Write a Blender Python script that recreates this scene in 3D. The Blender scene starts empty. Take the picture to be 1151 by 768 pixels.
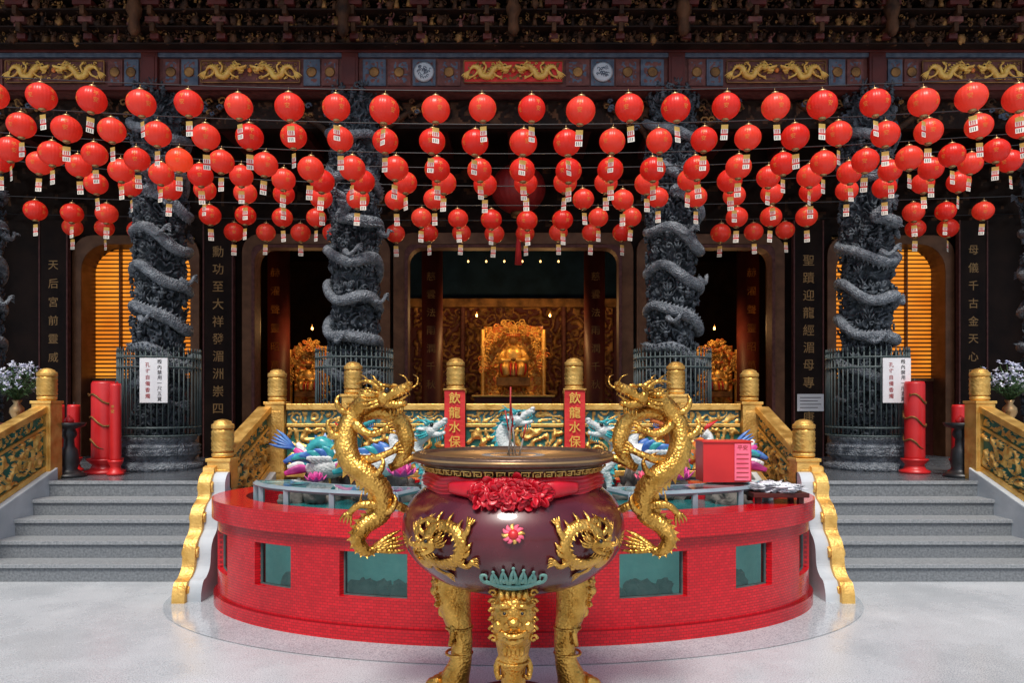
import bpy, bmesh, math, random
from mathutils import Vector, Matrix, noise
random.seed(7)
scene=bpy.context.scene; COL=scene.collection
V=Vector; pi=math.pi
scene.view_settings.view_transform='Standard'
scene.view_settings.look='None'; scene.view_settings.exposure=0

# ------------------------------------------------------------ materials
def nd(nt,t,**k):
    n=nt.nodes.new(t)
    for a,b in k.items(): setattr(n,a,b)
    return n
def c4(c): return (c[0],c[1],c[2],1)
def mat(name,c1,c2=None,rough=.5,metal=0,ns=8,bump=0,bs=30,voro=False,em=None,es=0,coat=0,r2=None,detail=6,spec=.5):
    m=bpy.data.materials.new(name); m.use_nodes=True; nt=m.node_tree
    b=nt.nodes['Principled BSDF']; b.inputs['Roughness'].default_value=rough; b.inputs['Metallic'].default_value=metal
    b.inputs['Coat Weight'].default_value=coat; b.inputs['Specular IOR Level'].default_value=spec
    tc=nd(nt,'ShaderNodeTexCoord')
    n=nd(nt,'ShaderNodeTexNoise'); n.inputs['Scale'].default_value=ns; n.inputs['Detail'].default_value=detail
    nt.links.new(tc.outputs['Object'],n.inputs['Vector'])
    r=nd(nt,'ShaderNodeValToRGB'); r.color_ramp.elements[0].position=.32; r.color_ramp.elements[1].position=.68
    r.color_ramp.elements[0].color=c4(c1); r.color_ramp.elements[1].color=c4(c2 or c1)
    nt.links.new(n.outputs['Fac'],r.inputs['Fac']); nt.links.new(r.outputs['Color'],b.inputs['Base Color'])
    if r2 is not None:
        mr=nd(nt,'ShaderNodeMapRange'); mr.inputs['To Min'].default_value=rough; mr.inputs['To Max'].default_value=r2
        mr.inputs['From Min'].default_value=.3; mr.inputs['From Max'].default_value=.7
        nt.links.new(n.outputs['Fac'],mr.inputs['Value']); nt.links.new(mr.outputs['Result'],b.inputs['Roughness'])
    if bump:
        if voro: t=nd(nt,'ShaderNodeTexVoronoi'); o='Distance'
        else: t=nd(nt,'ShaderNodeTexNoise'); o='Fac'; t.inputs['Detail'].default_value=5
        t.inputs['Scale'].default_value=bs; nt.links.new(tc.outputs['Object'],t.inputs['Vector'])
        bp=nd(nt,'ShaderNodeBump'); bp.inputs['Strength'].default_value=bump; bp.inputs['Distance'].default_value=.02
        nt.links.new(t.outputs[o],bp.inputs['Height']); nt.links.new(bp.outputs['Normal'],b.inputs['Normal'])
    if em: b.inputs['Emission Color'].default_value=c4(em); b.inputs['Emission Strength'].default_value=es
    return m
GOLD=mat('gold_paint',(.66,.36,.08),(.88,.57,.17),rough=.32,metal=.72,ns=9,bump=.3,bs=45,r2=.55)
GOLDR=mat('gold_cast',(.40,.19,.03),(.82,.48,.11),rough=.24,metal=.88,ns=11,bump=.3,bs=70,voro=True,r2=.45)
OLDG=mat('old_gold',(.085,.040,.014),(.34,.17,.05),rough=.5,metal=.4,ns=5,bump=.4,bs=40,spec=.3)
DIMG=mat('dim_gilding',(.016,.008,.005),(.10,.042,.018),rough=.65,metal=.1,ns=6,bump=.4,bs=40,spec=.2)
TXTG=mat('gold_letter',(.30,.16,.05),(.42,.24,.08),rough=.5,metal=.2)
GREEN=mat('green_enamel',(.010,.08,.060),(.018,.14,.10),rough=.4)
TEALP=mat('teal_paint',(.03,.12,.14),(.06,.22,.22),rough=.5,ns=12)
BLUEP=mat('blue_paint',(.030,.050,.085),(.085,.11,.15),rough=.6,ns=14)
BRICKP=mat('brown_red_paint',(.08,.025,.022),(.16,.055,.045),rough=.6,ns=14,spec=.3)
MAROON=mat('maroon_lacquer',(.060,.005,.010),(.105,.011,.018),rough=.17,ns=5,coat=.25,r2=.33,bump=.04,bs=9)
REDL=mat('red_lacquer',(.50,.012,.015),(.62,.02,.02),rough=.3,ns=4,r2=.45)
DRED=mat('dark_red_wood',(.05,.009,.008),(.095,.018,.013),rough=.5,ns=3,bump=.1,spec=.25)
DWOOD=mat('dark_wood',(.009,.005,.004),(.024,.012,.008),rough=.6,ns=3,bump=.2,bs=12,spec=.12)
BRONZE=mat('bronze_frame',(.11,.045,.02),(.19,.085,.04),rough=.4,metal=.2,ns=6,spec=.3)
BLACK=mat('black_iron',(.01,.011,.012),(.02,.02,.022),rough=.4)
STONE=mat('bluish_carved_stone',(.018,.024,.032),(.095,.115,.135),rough=.6,ns=9,bump=.9,bs=38,spec=.35)
STONED=mat('carved_stone_scales',(.075,.09,.11),(.25,.28,.31),rough=.5,ns=14,bump=.9,bs=48,voro=True,spec=.4)
CAGE=mat('grey_iron_fence',(.045,.07,.07),(.09,.12,.12),rough=.45,ns=10)
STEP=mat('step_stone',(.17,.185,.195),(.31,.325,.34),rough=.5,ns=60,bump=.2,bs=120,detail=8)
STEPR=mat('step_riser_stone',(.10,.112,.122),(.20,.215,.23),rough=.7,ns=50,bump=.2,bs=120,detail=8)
GREYW=mat('grey_render',(.34,.38,.41),(.50,.54,.57),rough=.6,ns=3,bump=.1)
WHITE=mat('white_board',(.78,.78,.79),(.84,.84,.84),rough=.5)
PAPER=mat('pale_paper',(.82,.77,.66),(.86,.82,.74),rough=.8)
YELP=mat('yellow_paper',(.85,.50,.10),(.9,.6,.16),rough=.8)
LETL=mat('lantern_letter',(.80,.26,.04),(.88,.36,.07),rough=.6)
REDP=mat('red_paper',(.55,.02,.02),(.68,.03,.025),rough=.7)
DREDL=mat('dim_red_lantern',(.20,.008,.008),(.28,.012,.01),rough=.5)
PINK=mat('pink_paper',(.80,.10,.18),(.9,.16,.25),rough=.6)
INK=mat('red_ink',(.35,.02,.02),rough=.6)
BLKINK=mat('dark_ink',(.03,.02,.02),rough=.6)
CLOTH=mat('red_satin',(.40,.003,.012),(.62,.008,.022),rough=.30,ns=12,bump=.2,bs=14)
WHITEG=mat('white_glaze',(.55,.57,.55),(.78,.79,.77),rough=.3,ns=20,bump=.3,bs=50,voro=True)
TEALG=mat('teal_glaze',(.02,.25,.30),(.06,.42,.42),rough=.25,ns=20)
MAGG=mat('magenta_glaze',(.55,.03,.25),(.7,.10,.35),rough=.35,ns=20)
BLUEG=mat('blue_glaze',(.03,.10,.40),(.10,.25,.55),rough=.3,ns=20)
YELG=mat('ochre_glaze',(.6,.30,.05),(.75,.5,.1),rough=.35,ns=20)
ORAG=mat('orange_glaze',(.6,.12,.02),(.75,.25,.05),rough=.35,ns=20)
ROCK=mat('pool_rock',(.05,.045,.04),(.20,.18,.16),rough=.85,ns=9,bump=.8,bs=16)
STEEL=mat('painted_steel',(.20,.27,.31),(.30,.37,.41),rough=.35,ns=5,metal=.2)
JADE=mat('jade_enamel',(.08,.24,.21),(.20,.38,.32),rough=.4,ns=20,bump=.3,bs=50)
ASH=mat('incense_ash',(.14,.12,.11),(.26,.24,.22),rough=.95,ns=20,bump=.6)
NAVY=mat('navy_haze',(.004,.014,.028),(.010,.030,.058),rough=.7,ns=3,spec=.1)  # blue haze inside the hall, put into a surface colour
BULB=mat('lamp_bulb',(1,.7,.3),em=(1,.62,.22),es=3)
EYE=mat('glass_eye',(.01,.01,.01),rough=.1)
LEAF=mat('plant_leaf',(.04,.10,.03),(.09,.17,.06),rough=.6)
PETB=mat('pale_blue_petal',(.42,.45,.68),(.82,.82,.86),rough=.7,ns=20)
CHROME=mat('brushed_brass',(.4,.24,.1),(.5,.32,.15),rough=.3,metal=.7)
BOWLRIM=mat('dark_bronze_rim',(.075,.042,.028),(.15,.09,.06),rough=.3,metal=.5,ns=10,bump=.2)
PLAST=mat('crumpled_plastic',(.6,.6,.65),(.8,.8,.83),rough=.3,ns=8,bump=.6,bs=14)

def lantern_mat(name,ca,cb,es=0.0,emc=(1,.05,.02)):
    m=bpy.data.materials.new(name); m.use_nodes=True; nt=m.node_tree
    b=nt.nodes['Principled BSDF']; out=nt.nodes['Material Output']
    oi=nd(nt,'ShaderNodeObjectInfo'); mx=nd(nt,'ShaderNodeMix',data_type='RGBA')
    mx.inputs[6].default_value=c4(ca); mx.inputs[7].default_value=c4(cb)
    nt.links.new(oi.outputs['Random'],mx.inputs[0]); nt.links.new(mx.outputs[2],b.inputs['Base Color'])
    b.inputs['Roughness'].default_value=.32
    b.inputs['Emission Color'].default_value=c4(emc); b.inputs['Emission Strength'].default_value=es
    tr=nd(nt,'ShaderNodeBsdfTranslucent'); nt.links.new(mx.outputs[2],tr.inputs['Color'])
    ms=nd(nt,'ShaderNodeMixShader'); ms.inputs[0].default_value=.34
    nt.links.new(b.outputs[0],ms.inputs[1]); nt.links.new(tr.outputs[0],ms.inputs[2]); nt.links.new(ms.outputs[0],out.inputs['Surface'])
    return m
LANT=lantern_mat('red_lantern_skin',(.84,.028,.016),(.97,.085,.045),es=.06)  # faint emission stands in for daylight coming through the unlit paper
LANTLIT=lantern_mat('lit_lantern_skin',(.9,.08,.03),(.9,.08,.03),es=.3,emc=(1,.12,.03))

def tile_mat():
    m=bpy.data.materials.new('red_mosaic_tile'); m.use_nodes=True; nt=m.node_tree; L=nt.links
    b=nt.nodes['Principled BSDF']; b.inputs['Roughness'].default_value=.2
    tc=nd(nt,'ShaderNodeTexCoord'); sp=nd(nt,'ShaderNodeSeparateXYZ'); L.new(tc.outputs['Object'],sp.inputs[0])
    dx=nd(nt,'ShaderNodeMath',operation='DIVIDE'); dx.inputs[1].default_value=2.45; L.new(sp.outputs[0],dx.inputs[0])
    dy=nd(nt,'ShaderNodeMath',operation='DIVIDE'); dy.inputs[1].default_value=-1.36; L.new(sp.outputs[1],dy.inputs[0])
    at=nd(nt,'ShaderNodeMath',operation='ARCTAN2'); L.new(dx.outputs[0],at.inputs[0]); L.new(dy.outputs[0],at.inputs[1])
    mu=nd(nt,'ShaderNodeMath',operation='MULTIPLY'); mu.inputs[1].default_value=2.1; L.new(at.outputs[0],mu.inputs[0])
    cb=nd(nt,'ShaderNodeCombineXYZ'); L.new(mu.outputs[0],cb.inputs[0]); L.new(sp.outputs[2],cb.inputs[1])
    br=nd(nt,'ShaderNodeTexBrick'); L.new(cb.outputs[0],br.inputs['Vector']); br.offset=0.5
    br.inputs['Scale'].default_value=1; br.inputs['Brick Width'].default_value=.036; br.inputs['Row Height'].default_value=.020
    br.inputs['Mortar Size'].default_value=.0018; br.inputs['Mortar Smooth'].default_value=.3
    br.inputs['Color1'].default_value=(.66,.006,.014,1); br.inputs['Color2'].default_value=(.50,.003,.009,1); br.inputs['Mortar'].default_value=(.22,.006,.010,1)
    nz=nd(nt,'ShaderNodeTexNoise'); nz.inputs['Scale'].default_value=1.6; nz.inputs['Detail'].default_value=6; L.new(tc.outputs['Object'],nz.inputs['Vector'])
    mr=nd(nt,'ShaderNodeMapRange'); mr.inputs['From Min'].default_value=.3; mr.inputs['From Max'].default_value=.7; mr.inputs['To Min'].default_value=.78; mr.inputs['To Max'].default_value=1.08
    L.new(nz.outputs['Fac'],mr.inputs['Value'])
    mx=nd(nt,'ShaderNodeMix',data_type='RGBA',blend_type='MULTIPLY'); mx.inputs[0].default_value=1
    L.new(br.outputs['Color'],mx.inputs[6]); L.new(mr.outputs['Result'],mx.inputs[7]); L.new(mx.outputs[2],b.inputs['Base Color'])
    bp=nd(nt,'ShaderNodeBump',invert=True); bp.inputs['Strength'].default_value=.4; bp.inputs['Distance'].default_value=.003
    L.new(br.outputs['Fac'],bp.inputs['Height']); L.new(bp.outputs['Normal'],b.inputs['Normal'])
    return m
TILE=tile_mat()
def ground_mat(name,ca,cb,rough,r2):
    m=bpy.data.materials.new(name); m.use_nodes=True; nt=m.node_tree; L=nt.links
    b=nt.nodes['Principled BSDF']; tc=nd(nt,'ShaderNodeTexCoord')
    n1=nd(nt,'ShaderNodeTexNoise'); n1.inputs['Scale'].default_value=.9; n1.inputs['Detail'].default_value=9; n1.inputs['Roughness'].default_value=.7
    n2=nd(nt,'ShaderNodeTexNoise'); n2.inputs['Scale'].default_value=120; n2.inputs['Detail'].default_value=3
    for n in(n1,n2): L.new(tc.outputs['Object'],n.inputs['Vector'])
    r1=nd(nt,'ShaderNodeValToRGB'); r1.color_ramp.elements[0].position=.3; r1.color_ramp.elements[1].position=.7
    r1.color_ramp.elements[0].color=c4(ca); r1.color_ramp.elements[1].color=c4(cb); L.new(n1.outputs['Fac'],r1.inputs['Fac'])
    r2n=nd(nt,'ShaderNodeValToRGB'); r2n.color_ramp.elements[0].position=.38; r2n.color_ramp.elements[1].position=.55
    r2n.color_ramp.elements[0].color=(.45,.46,.48,1); r2n.color_ramp.elements[1].color=(1,1,1,1); L.new(n2.outputs['Fac'],r2n.inputs['Fac'])
    mx=nd(nt,'ShaderNodeMix',data_type='RGBA',blend_type='MULTIPLY'); mx.inputs[0].default_value=.75
    L.new(r1.outputs['Color'],mx.inputs[6]); L.new(r2n.outputs['Color'],mx.inputs[7]); L.new(mx.outputs[2],b.inputs['Base Color'])
    mr=nd(nt,'ShaderNodeMapRange'); mr.inputs['To Min'].default_value=rough; mr.inputs['To Max'].default_value=r2; mr.inputs['From Min'].default_value=.35; mr.inputs['From Max'].default_value=.65
    L.new(n1.outputs['Fac'],mr.inputs['Value']); L.new(mr.outputs['Result'],b.inputs['Roughness'])
    return m
GROUND=ground_mat('pale_terrazzo',(.43,.455,.475),(.62,.645,.665),.14,.42)
APRON=ground_mat('polished_terrazzo',(.34,.38,.41),(.50,.54,.57),.06,.2)
FLOOR=ground_mat('dark_floor_stone',(.07,.08,.095),(.14,.155,.17),.12,.35)
def slat_mat():
    m=bpy.data.materials.new('glowing_amber_panel'); m.use_nodes=True; nt=m.node_tree
    b=nt.nodes['Principled BSDF']; b.inputs['Base Color'].default_value=(.6,.25,.03,1)
    tc=nd(nt,'ShaderNodeTexCoord'); n=nd(nt,'ShaderNodeTexNoise'); n.inputs['Scale'].default_value=1.2; nt.links.new(tc.outputs['Object'],n.inputs['Vector'])
    r=nd(nt,'ShaderNodeValToRGB'); r.color_ramp.elements[0].position=.3; r.color_ramp.elements[1].position=.7
    r.color_ramp.elements[0].color=(.7,.17,.01,1); r.color_ramp.elements[1].color=(1,.38,.035,1)
    nt.links.new(n.outputs['Fac'],r.inputs['Fac']); nt.links.new(r.outputs['Color'],b.inputs['Emission Color']); b.inputs['Emission Strength'].default_value=1.05
    return m
AMBER=slat_mat()
WATER=mat('teal_water',(.01,.12,.13),(.03,.22,.22),rough=.05,ns=3,bump=.25,bs=7)
TANK=mat('tank_wall_glow',(.02,.08,.08),(.12,.30,.27),rough=.7,ns=3.5,bump=.5,bs=8,em=(.07,.21,.20),es=.55)  # emission paints the lit look of the water; the tank has no lamp
TROCK=mat('tank_rock_glow',(.03,.06,.05),(.16,.20,.17),rough=.8,ns=8,bump=.6,bs=14,em=(.05,.14,.13),es=.3)  # rocks carry a weaker share of the same painted tank glow
def glass_mat():
    m=bpy.data.materials.new('tank_glass'); m.use_nodes=True; nt=m.node_tree; L=nt.links
    out=nt.nodes['Material Output']; nt.nodes.remove(nt.nodes['Principled BSDF'])
    t=nd(nt,'ShaderNodeBsdfTransparent'); t.inputs[0].default_value=(.75,.95,.93,1)
    g=nd(nt,'ShaderNodeBsdfGlossy'); g.inputs['Roughness'].default_value=.03
    f=nd(nt,'ShaderNodeFresnel'); f.inputs[0].default_value=1.6
    ms=nd(nt,'ShaderNodeMixShader'); L.new(f.outputs[0],ms.inputs[0]); L.new(t.outputs[0],ms.inputs[1]); L.new(g.outputs[0],ms.inputs[2]); L.new(ms.outputs[0],out.inputs['Surface'])
    return m
GLASS=glass_mat()

# ------------------------------------------------------------ mesh builder
def crom(pts,n):
    pts=[tuple(p) for p in pts]; P=[pts[0]]+pts+[pts[-1]]; out=[]; segs=len(pts)-1
    for i in range(n):
        t=i/(n-1)*segs; k=min(int(t),segs-1); u=t-k
        a,b,c,d=P[k],P[k+1],P[k+2],P[k+3]
        out.append(tuple(.5*((2*b[j])+(-a[j]+c[j])*u+(2*a[j]-5*b[j]+4*c[j]-d[j])*u*u+(-a[j]+3*b[j]-3*c[j]+d[j])*u**3) for j in range(len(b))))
    return out
_gl={}
def glyph(s,off=.012):
    if (s,off) in _gl: return _gl[(s,off)]
    c=bpy.data.curves.new('t','FONT'); c.body=s; c.size=1; c.align_x='CENTER'; c.align_y='CENTER'; c.resolution_u=2; c.offset=off
    o=bpy.data.objects.new('t',c); COL.objects.link(o); dg=bpy.context.evaluated_depsgraph_get(); dg.update()
    me=bpy.data.meshes.new_from_object(o.evaluated_get(dg))
    r=([tuple(v.co) for v in me.vertices],[tuple(p.vertices) for p in me.polygons])
    if r[0] and len(s)==1:
        xs=[v[0] for v in r[0]]; ys=[v[1] for v in r[0]]; cx=(min(xs)+max(xs))/2; cy=(min(ys)+max(ys))/2
        r=([(v[0]-cx,v[1]-cy,0) for v in r[0]],r[1])
    bpy.data.objects.remove(o); bpy.data.curves.remove(c); bpy.data.meshes.remove(me)
    _gl[(s,off)]=r; return r
class MB:
    def __init__(s): s.v=[];s.f=[];s.m=[];s.s=[]
    def add(s,vs,fs,mi=0,sm=False,M=None):
        o=len(s.v)
        if M is not None: vs=[M@V(v) for v in vs]
        s.v+= [tuple(v) for v in vs]
        for f in fs: s.f.append(tuple(i+o for i in f)); s.m.append(mi); s.s.append(sm)
    def box(s,x0,x1,y0,y1,z0,z1,mi=0,M=None):
        vs=[(x0,y0,z0),(x1,y0,z0),(x1,y1,z0),(x0,y1,z0),(x0,y0,z1),(x1,y0,z1),(x1,y1,z1),(x0,y1,z1)]
        s.add(vs,[(0,3,2,1),(4,5,6,7),(0,1,5,4),(1,2,6,5),(2,3,7,6),(3,0,4,7)],mi,False,M)
    def lathe(s,prof,seg=24,c=(0,0,0),mi=0,sm=True,sx=1,sy=1,M=None,checker=0,flute=0):
        vs=[];fs=[];n=len(prof)
        for i,(r,z) in enumerate(prof):
            for j in range(seg):
                a=2*pi*j/seg; rr=r*(1+(checker*((i+j)%2)) + flute*(j%2))
                vs.append((c[0]+rr*math.cos(a)*sx,c[1]+rr*math.sin(a)*sy,c[2]+z))
        for i in range(n-1):
            for j in range(seg):
                k=(j+1)%seg; fs.append((i*seg+j,i*seg+k,(i+1)*seg+k,(i+1)*seg+j))
        if prof[0][0]>1e-4: fs.append(tuple(range(seg-1,-1,-1)))
        if prof[-1][0]>1e-4: fs.append(tuple((n-1)*seg+j for j in range(seg)))
        s.add(vs,fs,mi,sm,M)
    def sph(s,c,r,seg=10,rings=7,mi=0,M=None,disp=0,ds=6):
        if not hasattr(r,'__len__'): r=(r,r,r)
        vs=[];fs=[]
        for i in range(rings+1):
            t=pi*i/rings
            for j in range(seg):
                a=2*pi*j/seg; d=V((math.sin(t)*math.cos(a),math.sin(t)*math.sin(a),math.cos(t)))
                if disp: 
                    q=V(c)*3+d*ds*.3
                    d=d*(1+disp*(noise.noise(q*2)+.5*abs(noise.noise(q*5))))
                vs.append((c[0]+r[0]*d.x,c[1]+r[1]*d.y,c[2]+r[2]*d.z))
        for i in range(rings):
            for j in range(seg):
                k=(j+1)%seg; fs.append((i*seg+j,(i+1)*seg+j,(i+1)*seg+k,i*seg+k))
        s.add(vs,fs,mi,True,M)
    def tube(s,pts,rad,seg=8,mi=0,n=None,checker=0,sc=(1,1),up=None,M=None,fins=None,sm=True):
        k=len(pts)
        if not hasattr(rad,'__len__'): rad=[rad]*k
        if n:
            q=crom([tuple(p)+(r,) for p,r in zip(pts,rad)],n); pts=[V(a[:3]) for a in q]; rad=[max(.0005,a[3]) for a in q]
        else: pts=[V(p) for p in pts]
        k=len(pts); T=[(pts[min(i+1,k-1)]-pts[max(i-1,0)]).normalized() for i in range(k)]
        u=V(up) if up else (V((0,0,1)) if abs(T[0].z)<.9 else V((0,1,0)))
        u=(u-T[0]*u.dot(T[0])).normalized(); vs=[];fs=[]
        for i in range(k):
            u=(u-T[i]*u.dot(T[i])).normalized(); w=T[i].cross(u)
            for j in range(seg):
                a=2*pi*j/seg; rr=rad[i]*(1+checker*((i+j)%2))
                vs.append(pts[i]+u*math.cos(a)*rr*sc[0]+w*math.sin(a)*rr*sc[1])
            if fins and i%fins[0]==0 and 1<i<k-2:
                h=fins[1]*rad[i]; b=pts[i]+u*rad[i]*.8; e=T[i]*rad[i]*.4; ww=w*rad[i]*.14
                s.add([b-e-ww,b-e+ww,b+e+ww,b+e-ww,b+u*(h-rad[i])+T[i]*rad[i]*.4],[(0,1,4),(1,2,4),(2,3,4),(3,0,4)],fins[2],False,M)
        for i in range(k-1):
            for j in range(seg):
                m=(j+1)%seg; fs.append((i*seg+j,i*seg+m,(i+1)*seg+m,(i+1)*seg+j))
        fs.append(tuple(range(seg-1,-1,-1))); fs.append(tuple((k-1)*seg+j for j in range(seg)))
        s.add(vs,fs,mi,sm,M)
    def text(s,t,size,pitch,M,mi=0,vertical=True,off=.012):
        n=len(t)
        for i,ch in enumerate(t):
            if ch==' ': continue
            g=glyph(ch,off); o=((n-1)/2-i)*pitch
            if vertical: vs=[(v[0]*size,0,v[1]*size+o) for v in g[0]]
            else: vs=[(v[0]*size-o,0,v[1]*size) for v in g[0]]
            s.add(vs,g[1],mi,False,M)
    def relief(s,mapf,w,h,cell,depth,bg=0,fg=1,seed=0,sc=5,th=.1,k=13):
        nx=max(2,int(w/cell)); nz=max(2,int(h/cell)); vs=[];val=[]; o=len(s.v)
        for i in range(nz+1):
            for j in range(nx+1):
                x=w*j/nx; z=h*i/nz
                n1=noise.noise(V((x*sc,z*sc,seed*3.7))); n2=noise.noise(V((x*sc*2.3,z*sc*2.3,seed*5.1+9)))
                v=math.sin(n1*k+n2*2.5+x*sc*.8)
                if i in(0,nz) or j in(0,nx): v=-1
                val.append(v); hh=depth*(max(0,v)**.5)*(.75+.5*abs(n2)) + depth*.25*max(0,n2)*(v>0)
                vs.append(tuple(mapf(x,z,hh)))
        s.v+=vs
        for i in range(nz):
            for j in range(nx):
                a=i*(nx+1)+j; q=(a,a+1,a+nx+2,a+nx+1)
                s.f.append(tuple(t+o for t in q)); s.m.append(fg if sum(val[t] for t in q)/4>th else bg); s.s.append(True)
    def mapv(s,f,i0=0): s.v=s.v[:i0]+[tuple(f(*v)) for v in s.v[i0:]]
    def mirror(s):
        r=MB(); r.v=[(-x,y,z) for x,y,z in s.v]; r.f=[tuple(reversed(f)) for f in s.f]; r.m=s.m[:]; r.s=s.s[:]; return r
    def obj(s,name,mats,parent=None,loc=None,bevel=0,**meta):
        me=bpy.data.meshes.new(name); vs=s.v
        if loc is not None: vs=[(x-loc[0],y-loc[1],z-loc[2]) for x,y,z in vs]
        me.from_pydata(vs,[],s.f); me.polygons.foreach_set('material_index',s.m); me.polygons.foreach_set('use_smooth',s.s)
        for m in mats: me.materials.append(m)
        me.update(); o=bpy.data.objects.new(name,me); COL.objects.link(o)
        if loc is not None: o.location=loc
        if parent is not None:
            o.parent=parent; o.matrix_parent_inverse=Matrix.Translation(-V(parent.location))
        if bevel:
            b=o.modifiers.new('bevel','BEVEL'); b.width=bevel; b.segments=2; b.limit_method='ANGLE'; b.angle_limit=math.radians(50)
        for k,v in meta.items(): o[k]=v
        return o
def root(name,label,category,loc=(0,0,0),**meta):
    e=bpy.data.objects.new(name,None); e.location=loc; e.empty_display_size=.1; COL.objects.link(e)
    e['label']=label; e['category']=category
    for k,v in meta.items(): e[k]=v
    return e
def dup(r,parts,loc,rot=0,scale=1):
    n=r.copy(); n.location=loc; n.rotation_euler=(0,0,rot); n.scale=(scale,)*3; COL.objects.link(n)
    for p in parts:
        q=p.copy(); q.parent=n; COL.objects.link(q)
    return n
def TR(x,y,z,rz=0,s=1,rx=0): return Matrix.Translation((x,y,z))@Matrix.Rotation(rz,4,'Z')@Matrix.Rotation(rx,4,'X')@Matrix.Scale(s,4)

# ------------------------------------------------------------ dragon
def frame(pos,fwd,up,s):
    f=V(fwd).normalized(); u=V(up); u=(u-f*u.dot(f)).normalized(); w=u.cross(f)
    M=Matrix(((f.x,w.x,u.x,pos[0]),(f.y,w.y,u.y,pos[1]),(f.z,w.z,u.z,pos[2]),(0,0,0,1)))
    return M@Matrix.Scale(s,4)
def dragon_head(mb,M,mi=0,hi=0,ei=1,wh=True):
    mb.sph((0,0,0),(.38,.32,.3),12,8,mi,M)
    mb.tube([(.1,0,.03),(.5,0,.08),(.78,0,.12),(.98,0,.14)],[.26,.19,.17,.13],10,mi,n=9,M=M)
    mb.sph((.95,0,.22),(.13,.17,.1),8,6,mi,M)
    mb.tube([(0,0,-.16),(.35,0,-.32),(.72,0,-.36)],[.2,.14,.08],8,mi,n=7,M=M)
    mb.tube([(.3,0,-.2),(.6,0,-.2),(.85,0,-.12)],[.07,.06,.02],6,hi,M=M)
    for sd in(-1,1):
        mb.sph((.26,sd*.22,.2),.1,8,6,ei,M)
        mb.tube([(.42,sd*.2,.3),(.25,sd*.28,.36),(.02,sd*.34,.3)],[.05,.07,.03],6,hi,M=M)
        mb.tube([(-.02,sd*.14,.25),(-.2,sd*.22,.55),(-.5,sd*.26,.7),(-.85,sd*.3,.66)],[.09,.07,.055,.02],7,hi,n=10,M=M)
        mb.tube([(-.3,sd*.24,.62),(-.38,sd*.3,.8),(-.5,sd*.32,.92)],[.045,.035,.01],5,hi,M=M)
        mb.tube([(-.1,sd*.3,.1),(-.3,sd*.5,.2),(-.45,sd*.58,.28)],[.1,.09,.01],6,mi,M=M,sc=(1,.4))
        for a in(.55,.7,.85): mb.tube([(a,sd*.12,-.02),(a,sd*.12,-.14)],[.03,.004],5,hi,M=M)
        for a in(.5,.65): mb.tube([(a,sd*.07,-.3),(a,sd*.07,-.18)],[.025,.004],5,hi,M=M)
        if wh: mb.tube([(.85,sd*.14,.08),(1.08,sd*.3,.16),(1.12,sd*.42,.4),(.95,sd*.5,.55)],[.04,.032,.025,.008],5,hi,n=9,M=M)
    for i in range(13):
        a=pi*(-.15+1.3*i/12); y=math.cos(a); z=math.sin(a); l=.45+.2*(i%2)
        mb.tube([(-.12,y*.26,z*.24-.05),(-.35,y*.38,z*.36-.05),(-.35-l*.4,y*.46,z*.44),(-.3-l*.75,y*.42,z*.42+.1)],[.08,.07,.05,.01],5,hi,n=8,M=M)
    for i in range(4): mb.tube([(.55-.15*i,0,-.42),(.5-.15*i,0,-.6),(.38-.15*i,0,-.68)],[.05,.04,.005],5,hi,M=M)
def dleg(mb,p,e,q,r,mi,hi,claw_dir):
    mb.tube([p,e,q],[r*1.2,r*.75,r*.6],8,mi,n=9,checker=.08)
    mb.sph(q,r*.8,8,6,mi)
    d=V(claw_dir).normalized(); sd=d.cross(V((0,1,0)));
    if sd.length<.1: sd=V((1,0,0))
    sd.normalize()
    for k in(-1.2,-.4,.4,1.2):
        a=V(q)+sd*k*r*.5; b=a+(d+sd*k*.35)*r*1.3; c=b+(d*.4+V((0,.0,-.6)))*r*.9
        mb.tube([a,b,c],[r*.34,r*.27,r*.03],5,hi,n=6)
    b=V(q)-d*r*.8; mb.tube([q,b,b+V((0,0,-r*.6))],[r*.3,r*.24,r*.03],5,hi)
    for k in range(3):
        a=V(e)+V((0,0,r*.2)); mb.tube([a,a-d*r*(1+.4*k)+V((0,0,r*(.6+.5*k)))],[r*.35,r*.03],5,hi)
def dragon(mb,pts,r,fwd,up,hs,mi=0,hi=0,ei=1,n=90,seg=12,finside=None,legs=(),prof=None,fin=1.9,fs=3,ck=.07,wh=True):
    k=len(pts); rad=prof or [r*.8]+[r]*(k-3)+[r*.6,r*.12]
    mb.tube(pts,rad,seg,mi,n=n,checker=ck,fins=(fs,fin,hi),up=finside)
    dragon_head(mb,frame(pts[0],fwd,up,hs),mi,hi,ei,wh)
    for l in legs: dleg(mb,*l)
    t=V(pts[-1]); d=(V(pts[-1])-V(pts[-2])).normalized()
    for kk in(-.7,-.3,0,.3,.7):
        s=V((0,1,0)).cross(d); mb.tube([t-d*r*.8,t+d*r*1.2+s*kk*r*1.2,t+d*r*2.6+s*kk*r*1.6],[r*.3,r*.28,r*.03],5,hi,n=6)

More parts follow.
